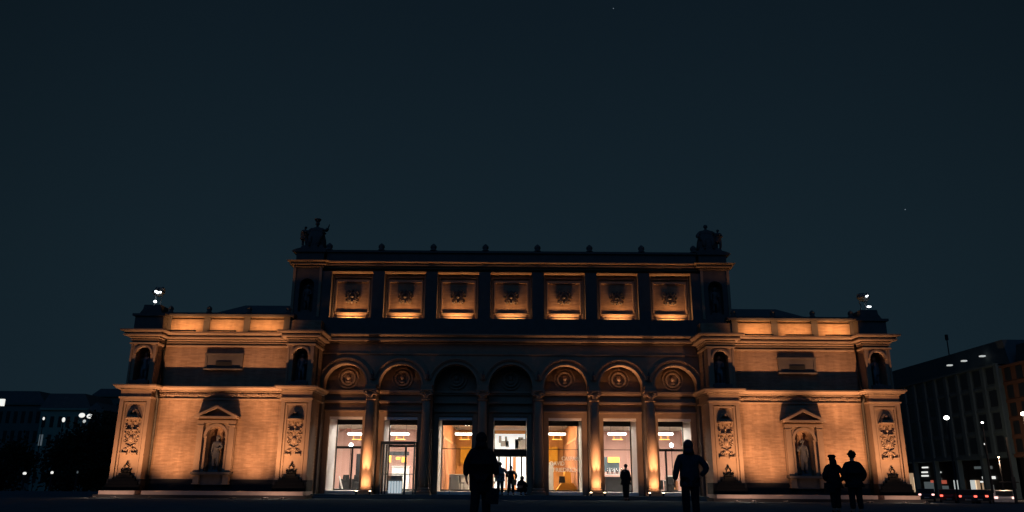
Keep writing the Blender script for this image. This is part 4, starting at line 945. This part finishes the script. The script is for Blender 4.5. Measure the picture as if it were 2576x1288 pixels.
for s, nm in ((-1, 'left'), (1, 'right')):
    statue(s * 15.57, 42.92, 1.30, 1.72, 'marble', 'pale marble statue in the gabled niche of the %s pavilion' % nm, 0.1 * s, PO1 if s < 0 else PO2, 'statues in gabled niches')
    statue(s * 19.77, 42.52, 5.95, 1.42, 'bronze', 'dark statue in the upper outer niche of the %s pavilion' % nm, 0.2 * s, PO2, 'statues in upper niches')
    statue(s * 11.31, 42.52, 5.95, 1.42, 'bronze', 'dark statue in the upper inner niche of the %s pavilion' % nm, -0.2 * s, PO1, 'statues in upper niches')
    statue(s * 11.84, 44.45, 10.2, 1.5, 'stone_dark', 'dark statue in the niche of the %s roof tower' % nm, 0, PO1, 'statues in tower niches')
# roof groups: a seated main figure between a smaller companion and a raised arm
def roof_group(s, nm, label):
    t = thing('statue_group', label, 'statue', (s * 11.78, 45.0, 13.92), 0, 'roof statue groups'); t.scale = (1.22, 1.15, 1.02)
    sub = lambda n_, loc: None
    MB().prism([(-.98, 0), (.98, 0), (.80, .12), (.55, .2), (.5, .34), (-.5, .34), (-.55, .2), (-.8, .12)], -.45, .45).build('group_base', 'stone_dark', t, local=True)
    for j in range(5): MB().ball((s * (.45 + .1 * j), 0, .36 - .06 * j), .10, .14, .08, 8, 5).build('rock_step', 'stone_dark', t, True, local=True)
    a = bpy.data.objects.new('seated_figure', None); col.objects.link(a); a.parent = t; a.location = (-s * .06, 0, .28); WT[a.name] = Vector((0, 0, 0))
    figure(a, {'pelvis': (0, .05, .62), 'spine': (0, .05, .82), 'chest': (0, .04, 1.02), 'neck': (0, .03, 1.19), 'headb': (0, .02, 1.28), 'headm': (0, .01, 1.36), 'headt': (0, .02, 1.44), 'nose': (0, -.09, 1.34),
               'shL': (.22, .04, 1.10), 'shR': (-.22, .04, 1.10), 'elL': (.40, 0, .96), 'wrL': (.50, -.04, 1.16) if s < 0 else (.44, -.1, .75), 'paL': (.53, -.05, 1.24) if s < 0 else (.44, -.14, .7),
               'elR': (-.38, 0, .90), 'wrR': (-.40, -.12, .70), 'paR': (-.40, -.16, .64), 'hiL': (.12, .03, .56), 'knL': (.20, -.36, .52), 'anL': (.18, -.34, .09), 'toL': (.2, -.5, .04), 'hiR': (-.12, .03, .56), 'knR': (-.20, -.36, .52), 'anR': (-.18, -.34, .09), 'toR': (-.2, -.5, .04)},
           1.95, .9, stone='stone_dark', robe=True, hair='short', wide=1.75)
    MB().lathe([(.48, .0), (.52, .10), (.46, .55), (.36, .98)], 0, .08, 14).build('throne', 'stone_dark', a, True, local=True)
    if s < 0: MB().lathe([(.07, 1.60), (.10, 1.66), (.17, 1.80), (.17, 1.83), (.0, 1.78)], 0, .02, 12).build('crown', 'stone_dark', a, local=True)
    b = bpy.data.objects.new('companion_figure', None); col.objects.link(b); b.parent = t; b.location = (s * .50, -.05, .34); WT[b.name] = Vector((0, 0, 0))
    figure(b, PO1, 1.26, .95, stone='stone_dark', robe=True, hair='short', wide=1.7)
roof_group(-1, 'left', 'dark crowned statue group on the left roof tower'); roof_group(1, 'right', 'dark statue group on the right roof tower')
# corner tripods; small glowing balls stand in for reflected street light
for s, nm in ((-1, 'left'), (1, 'right')):
    t = thing('corner_tripod', 'bronze tripod bowl with glowing balls standing in for white glints on the outer corner of the %s pavilion' % nm, 'ornament', (s * 19.95, 43.3, 10.22), 0, 'corner tripods')
    m = MB()
    for j in range(3):
        a = 2 * PI * j / 3 + .4; m.tube([(.26 * math.cos(a), .26 * math.sin(a), 0), (.16 * math.cos(a), .16 * math.sin(a), .32), (.24 * math.cos(a), .24 * math.sin(a), .62)], .03, 6)
    m.build('legs', 'bronze', t, local=True)
    MB().lathe([(.05, .58), (.20, .64), (.33, .78), (.36, .86), (.30, .84), (.0, .80)], 0, 0, 16).build('bowl', 'bronze', t, True, local=True)
    rg = random.Random(11 + s); m = MB()
    for j in range(9): m.ball((rg.uniform(-.26, .26), rg.uniform(-.1, .1), .88 + rg.uniform(0, .16)), .09, .09, .12, 7, 5)
    m.build('flame_ornament', 'bronze', t, True, local=True)
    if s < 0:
        for x, z, r_ in ((.02, .80, .075), (.12, .74, .07), (.27, .76, .06), (.05, .22, .085)): MB().ball((x, -.36, z), r_, r_, r_ * .8, 8, 6).build('glint_ball', 'lamp_and_glint', t, True, local=True)
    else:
        for x, z, r_ in ((.04, .82, .06), (.10, .86, .04), (.06, .22, .07), (.16, .22, .06)): MB().ball((x, -.36, z), r_, r_, r_ * .7, 8, 6).build('glint_ball', 'lamp_and_glint', t, True, local=True)

# ================================================================== behind and beside: right
def far_building(name, label, face, x, y0, y1, h, deep, storeys, nx, wallm, wz, roof=3.4, fins=True, ground='arcade', seed=1):
    """building whose street front lies on the plane X = x, from y0 (near) to y1 (far)"""
    t = thing(name, label, 'building', (x + deep / 2, (y0 + y1) / 2, -1.0))
    eav = h - roof; gh = 5.2
    MB().box(x, x + deep, y0, y1, gh, eav).build('wall', wallm, t)
    MB().prism_x([(y0, eav), (y1, eav), (y1 - 1, h), (y0 + 1, h)], x + 2.2, x + deep - 2).build('roof', 'roof_metal', t)
    MB().box(x - .4, x + deep, y0, y1, eav - .25, eav + .05).build('eaves', wallm, t)
    MB().box(x + 3.0, x + deep, y0, y1, -1, gh).build('ground_floor', 'charcoal', t)
    MB().box(x - .25, x + deep, y0, y1, gh - .35, gh + .15).build('band', wallm, t)
    step = (y1 - y0) / nx; sh = (eav - gh) / storeys; rg = random.Random(seed)
    wmesh = MB().box(-.03, .12, -step * .27, step * .27, -sh * .36, sh * .36).mesh('window', 'window_dark')
    fmesh = MB().box(-.32, .02, -step * .11, step * .11, -(eav - gh) / 2, (eav - gh) / 2).mesh('fin', wallm)
    pmesh = MB().box(-.3, .5, -.32, .32, -(gh + 1) / 2, (gh + 1) / 2).mesh('arcade_pillar', wallm)
    bmesh_ = MB().box(-.10, .02, -(y1 - y0) / 2, (y1 - y0) / 2, -.22, .22).mesh('storey_band', wallm)
    base = t.location
    def put(nm, me, loc):
        o = bpy.data.objects.new(nm, me); col.objects.link(o); o.parent = t; o.location = Vector(loc) - base
    for j in range(nx):
        yc = y0 + (j + .5) * step
        for q in range(storeys): put('window', wmesh, (x - .0, yc, gh + (q + .5) * sh))
        if fins: put('fin', fmesh, (x, y0 + j * step, (gh + eav) / 2))
    for q in range(1, storeys): put('storey_band', bmesh_, (x, (y0 + y1) / 2, gh + q * sh))
    if ground == 'arcade':
        for j in range(0, nx + 1, 2): put('arcade_pillar', pmesh, (x, y0 + j * step, (gh - 1) / 2))
    return t
bA = far_building('office_building', 'large dark office block with close vertical fins and lit arcade, right of the museum', '-x', 74, 119, 205, 22.6, 34, 4, 24, 'facade_slate', 0, 3.9, True)
bB = far_building('brick_building', 'brown brick block with rows of small windows at the right picture edge', '-x', 74.5, 70, 118.6, 21.4, 34, 5, 18, 'facade_brown', 0, 3.2, False, 'plain', 4)
pm, pt = at(2391, 915, 140), at(2383, 842, 140)
MB().tube([(pm.x, 140, pm.z - 2), (pm.x, 140, pt.z)], .11, 6).box(pm.x - .2, pm.x + .2, 139.8, 140.2, pt.z - 1.0, pt.z).build('roof_mast', 'charcoal', bA)
for k, (u, v, Y) in enumerate(((2389, 919, 132), (2425, 908, 128), (2471, 896, 124.5))):
    p = at(u, v, Y); MB().box(p.x - .36, p.x + .36, Y - .3, Y + .3, p.z - .10, p.z + .10).build('skylight', 'shop_light', bA)
# lit shop windows under the arcade
rg = random.Random(21)
for k, (u0, u1, v0, v1, mt) in enumerate(((2292, 2300, 1190, 1238, 'shop_warm'), (2303, 2308, 1200, 1236, 'shop_light'), (2320, 2335, 1174, 1178, 'window_lit'), (2319, 2334, 1186, 1190, 'window_lit'), (2319, 2336, 1195, 1199, 'window_lit'), (2328, 2348, 1212, 1236, 'window_faint'),
        (2342, 2348, 1208, 1214, 'sign_red'), (2359, 2367, 1203, 1211, 'window_lit'), (2360, 2368, 1186, 1190, 'shop_light'), (2368, 2381, 1208, 1217, 'sign_red'), (2366, 2386, 1222, 1236, 'window_faint'), (2403, 2411, 1208, 1236, 'shop_light'), (2415, 2425, 1206, 1236, 'shop_warm'), (2414, 2420, 1168, 1185, 'window_faint'),
        (2446, 2456, 1208, 1242, 'shop_light'), (2458, 2464, 1208, 1240, 'shop_warm'), (2472, 2504, 1198, 1205, 'window_lit'), (2467, 2490, 1210, 1214, 'window_lit'), (2474, 2482, 1214, 1238, 'shop_warm'), (2452, 2468, 1173, 1180, 'window_faint'), (2480, 2496, 1172, 1180, 'window_faint'), (2478, 2500, 1220, 1240, 'window_faint'))):
    Xw = 76.9
    def onx(u, v):
        d = at(u, v, 100) - Vector((CAM_X, 0, CAM_H)); t_ = (Xw - CAM_X) / d.x; return Vector((CAM_X, 0, CAM_H)) + d * t_
    a, b = onx(u0, v1), onx(u1, v0)
    MB().box(Xw - .06, Xw, b.y, a.y, max(a.z, -.9), b.z).build('shop_window', mt, bA)
# street lamps
def street_lamp(u, v, Y, label, r=.28, mt='lamp_white', pw=0, base=-1.0):
    p = at(u, v, Y); t = thing('street_lamp', label, 'street lamp', (p.x, Y, base), 0, 'street lamps')
    hgt = p.z - base
    MB().tube([(0, 0, 0), (0, 0, hgt * .5), (0, 0, hgt - r)], [.09, .07, .05], 8).build('pole', 'charcoal', t, local=True)
    MB().ball((0, 0, hgt), r, r, r * .8, 12, 8).build('globe', mt, t, True, local=True)
    if pw:
        L = bpy.data.lights.new('light_source', 'POINT'); L.energy = pw; L.color = (1, .62, .38); L.shadow_soft_size = .3
        o = bpy.data.objects.new('light_source', L); col.objects.link(o); o.parent = t; o.location = (0, 0, hgt - r - .5)
street_lamp(2381, 1051, 62, 'street lamp with bright white globe just right of the museum', .19)
street_lamp(2471, 1063, 75, 'smaller street lamp right of the brightest globe', .10)
street_lamp(2478, 1117, 78, 'dim street lamp before the office corner', .11, 'window_lit')
street_lamp(2574, 1041, 70, 'street lamp at the right picture edge', .2, 'lamp_white', 420)
street_lamp(2512, 1150, 106, 'warm street lamp on the corner between office block and brick block', .12, 'lamp_warm', 2600)
p = at(2530, 1100, 72); t = thing('signal_mast', 'tall dark signal mast with a side arm before the brick block', 'mast', (p.x, 72, -1.0))
MB().tube([(0, 0, 0), (0, 0, p.z + 1)], [.14, .10], 8).build('pole', 'charcoal', t, local=True)
MB().tube([(-1.25, 0, 2.15), (.5, 0, 2.15)], .06, 6).build('arm', 'charcoal', t, local=True)
MB().box(-.18, .18, -.12, .12, 1.6, 2.6).build('signal_head', 'charcoal', t, local=True)
# cars
def car(u, Y, rz, mt, label, tail='tail_pink', z=-1.0):
    p = at(u, 1240, Y); rz -= math.atan2(p.x, Y); t = thing('car', label, 'car', (p.x, Y, z), rz, 'cars on the street')
    prof = [(-2.1, .32), (-2.12, .75), (-1.98, .95), (-1.55, 1.42), (-.2, 1.46), (.55, 1.02), (1.9, .86), (2.1, .62), (2.1, .32)]
    MB().prism_x(prof, -.86, .86).build('body', mt, t, local=True)
    MB().prism_x([(-2.06, .98), (-1.98, .97), (-1.56, 1.37), (-1.64, 1.38)], -.68, .68).build('rear_window', 'window_dark', t, local=True)
    for sg in (-1, 1):
        MB().prism_x([(-1.5, .98), (.45, 1.0), (-.2, 1.38), (-1.4, 1.36)], sg * .865, sg * .875).build('side_window', 'window_dark', t, local=True)
        MB().box(sg * .55, sg * .82, -2.15, -2.08, .72, .90).build('tail_light', tail, t, local=True)
        for y in (-1.35, 1.3):
            wm = MB(); wm.prism_x([(y + .32 * math.cos(2 * PI * i / 14), .32 + .32 * math.sin(2 * PI * i / 14)) for i in range(14)], sg * .70, sg * .89)
            wo_ = wm.build('wheel', 'rubber', t, local=True)
            MB().prism_x([(y + .19 * math.cos(2 * PI * i / 10), .32 + .19 * math.sin(2 * PI * i / 10)) for i in range(10)], sg * .885, sg * .90).build('rim', 'grey_metal', wo_, local=True)
    MB().box(-.26, .26, -2.15, -2.10, .42, .54).build('number_plate', 'letter_white', t, local=True)
    MB().box(-.88, .88, -2.16, -2.0, .30, .42).build('bumper', 'charcoal', t, local=True)
    return t
car(2386, 88, 0, 'car_red', 'car with red tail lights on the street right of the museum', 'tail_red')
car(2526, 76, 0, 'car_white', 'white hatchback with pink tail lights at the right edge')
car(2427, 84, .1, 'car_dark', 'dark car between the red car and the white hatchback', 'tail_red')
car(2330, 97, 0, 'car_dark', 'dark distant car at the museum corner', 'tail_pink')
car(2474, 86, -.2, 'car_dark', 'dark car left of the white hatchback', 'tail_red')

# ================================================================== behind and beside: left
def left_block(u0, u1, v, Y, label, mt, cols, rows, lit=(), seed=1, roofh=1.6, name='apartment_building'):
    a, b = at(u0, v, Y), at(u1, v, Y); t = thing(name, label, 'building', ((a.x + b.x) / 2, Y + 6, -1.0))
    zt = a.z - roofh
    MB().box(a.x, b.x, Y, Y + 14, -1, zt).build('wall', mt, t)
    MB().prism([(a.x - .3, zt), (b.x + .3, zt), (b.x - 1.0, a.z), (a.x + 1.0, a.z)], Y - .2, Y + 14).build('roof', 'roof_metal', t)
    MB().box(a.x - .2, b.x + .2, Y - .25, Y, zt - .3, zt).build('cornice', mt, t)
    sx, sz = (b.x - a.x) / cols, (zt - .5) / rows
    wm = MB().box(-sx * .22, sx * .22, -.06, .1, -sz * .30, sz * .30)
    me = {m_: wm.mesh('window', m_) for m_ in ('window_dark', 'window_lit', 'window_faint')}
    for i in range(cols):
        for j in range(rows):
            o = bpy.data.objects.new('window', me[dict(lit).get((i, j), 'window_dark')]); col.objects.link(o); o.parent = t
            o.location = Vector((a.x + (i + .5) * sx, Y, -.2 + (j + .5) * sz)) - t.location
    return t
left_block(-90, 116, 983, 128, 'wide dark apartment house at the left picture edge', 'facade_dim', 11, 4, (), 2, 1.9)
left_block(112, 232, 990, 122, 'pale four storey apartment house left of the museum', 'facade_teal', 6, 4, (((0, 2), 'window_faint'),), 3, 2.2)
left_block(228, 262, 1012, 120, 'narrow dark house beside the gabled one', 'facade_dim', 2, 4, (), 5, 1.2)
left_block(240, 330, 978, 130, 'dark gabled house just left of the museum', 'facade_dim', 5, 4, (((1, 3), 'window_faint'), ((2, 3), 'window_faint')), 6, 1.0)
for k, (u, v, r_) in enumerate(((110, 1053, .26), (160, 1056, .4))):
    p = at(u, v, 118); t = thing('street_lamp', 'hanging white street lamp before the pale apartment house, %s of two' % ('left', 'right')[k], 'street lamp', (p.x, 118, -1), 0, 'street lamps')
    MB().tube([(0, 0, 0), (0, 0, p.z + 1.0)], .07, 6).build('pole', 'charcoal', t, local=True)
    MB().ball((0, 0, p.z + 1.0), r_ * .55, r_ * .55, r_ * .9, 8, 6).build('globe', 'window_lit', t, True, local=True)
p = at(2, 1012, 100); t = thing('street_lamp', 'square bright lamp at the far left picture edge', 'street lamp', (p.x, 100, -1), 0, 'street lamps')
MB().tube([(0, 0, 0), (0, 0, p.z + .6)], .07, 6).build('pole', 'charcoal', t, local=True)
MB().box(-.4, .4, -.2, .2, p.z + .55, p.z + 1.4).build('lantern', 'window_lit', t, local=True)
p = at(217, 1046, 110); t = thing('stadium_light', 'pair of bright white floodlights on a mast left of the museum', 'street lamp', (p.x, 110, -1))
MB().tube([(0, 0, 0), (0, 0, p.z + 1)], .1, 6).build('mast', 'charcoal', t, local=True)
for sg in (-1, 1): MB().ball((sg * .55, -.1, p.z + 1.0 - sg * .06), .44, .2, .32, 10, 6).build('lamp_head', 'window_lit', t, True, local=True)
MB().ball((-.1, -.1, p.z + .25), .22, .15, .22, 8, 6).build('lower_lamp', 'shop_light', t, True, local=True)
for k, (u, v, r_) in enumerate(((62, 1191, .15), (131, 1189, .12), (195, 1188, .07))):
    p = at(u, v, 72); t = thing('bollard_lamp', 'low white path lamp at the left, %s from the picture edge' % ORD[k], 'lamp', (p.x, 72, 0), 0, 'path lamps')
    MB().lathe([(.09, 0), (.09, p.z - .12), (.11, p.z - .1)], 0, 0, 10).build('post', 'charcoal', t, local=True)
    MB().ball((0, 0, p.z), r_, r_, .13, 10, 6).build('light_head', 'window_lit' if k < 2 else 'window_faint', t, True, local=True)
    MB().lathe([(.16, p.z + .12), (.14, p.z + .16), (.03, p.z + .18)], 0, 0, 10).build('cap', 'charcoal', t, local=True)
# trees
def tree(u, vtop, Y, rad, label, seed):
    rg = random.Random(seed); p = at(u, vtop, Y); t = thing('park_tree', label, 'tree', (p.x, Y, -1), 0, 'dark trees left of the museum')
    H = p.z + 1; tr = MB().tube([(0, 0, 0), (.1, 0, H * .25), (0, .1, H * .5), (.1, 0, H * .8)], [.32, .25, .18, .06], 8)
    cl = []
    for j in range(9):
        a = rg.uniform(0, 6.28); z0 = H * rg.uniform(.28, .6); e_ = Vector((math.cos(a) * rad * .7, math.sin(a) * rad * .7, z0 + H * rg.uniform(.12, .3)))
        tr.tube([(0, 0, z0), tuple(e_ * .5 + Vector((0, 0, z0 * .55))), tuple(e_)], [.12, .08, .03], 5); cl.append(e_)
    tr.build('trunk', 'bark', t, True, local=True)
    lf = MB()
    for j in range(34):
        a, z = rg.uniform(0, 6.28), rg.uniform(.25, .97); rr = rad * math.sqrt(max(0.05, 1 - ((z - .58) / .45) ** 2)) * rg.uniform(.35, 1)
        cl.append(Vector((math.cos(a) * rr, math.sin(a) * rr, H * z)))
    for c in cl:
        for _ in range(70):
            q = c + Vector((rg.gauss(0, .55), rg.gauss(0, .55), rg.gauss(0, .5)))
            u_ = Vector((rg.gauss(0, 1), rg.gauss(0, 1), rg.gauss(0, 1))).normalized(); w_ = u_.orthogonal().normalized(); sz = rg.uniform(.12, .26)
            lf.poly([q, q + u_ * sz + w_ * sz * .5, q + u_ * sz * 2, q + u_ * sz - w_ * sz * .5])
    lf.build('crown', 'leaf', t, local=True)
for k, (u, v, Y, r_) in enumerate(((18, 1120, 84, 3.2), (236, 1078, 80, 2.8), (276, 1040, 92, 2.8), (192, 1118, 78, 2.4))):
    tree(u, v, Y, r_, ('dark low tree at the far left edge', 'dark bushy tree beside the left pavilion', 'tall dark tree close behind the left pavilion', 'rounded dark tree before the pale apartment house')[k], 40 + k)
# two stars
for k, (u, v) in enumerate(((1543, 21), (2277, 527))):
    p = at(u, v, 1500); t = MB().ball(p, 0.7, n=8, m=6).build('star', 'star_light')
    tag(t, ('faint star near the top of the sky right of centre', 'small star in the sky above the right pavilion')[k], 'star')
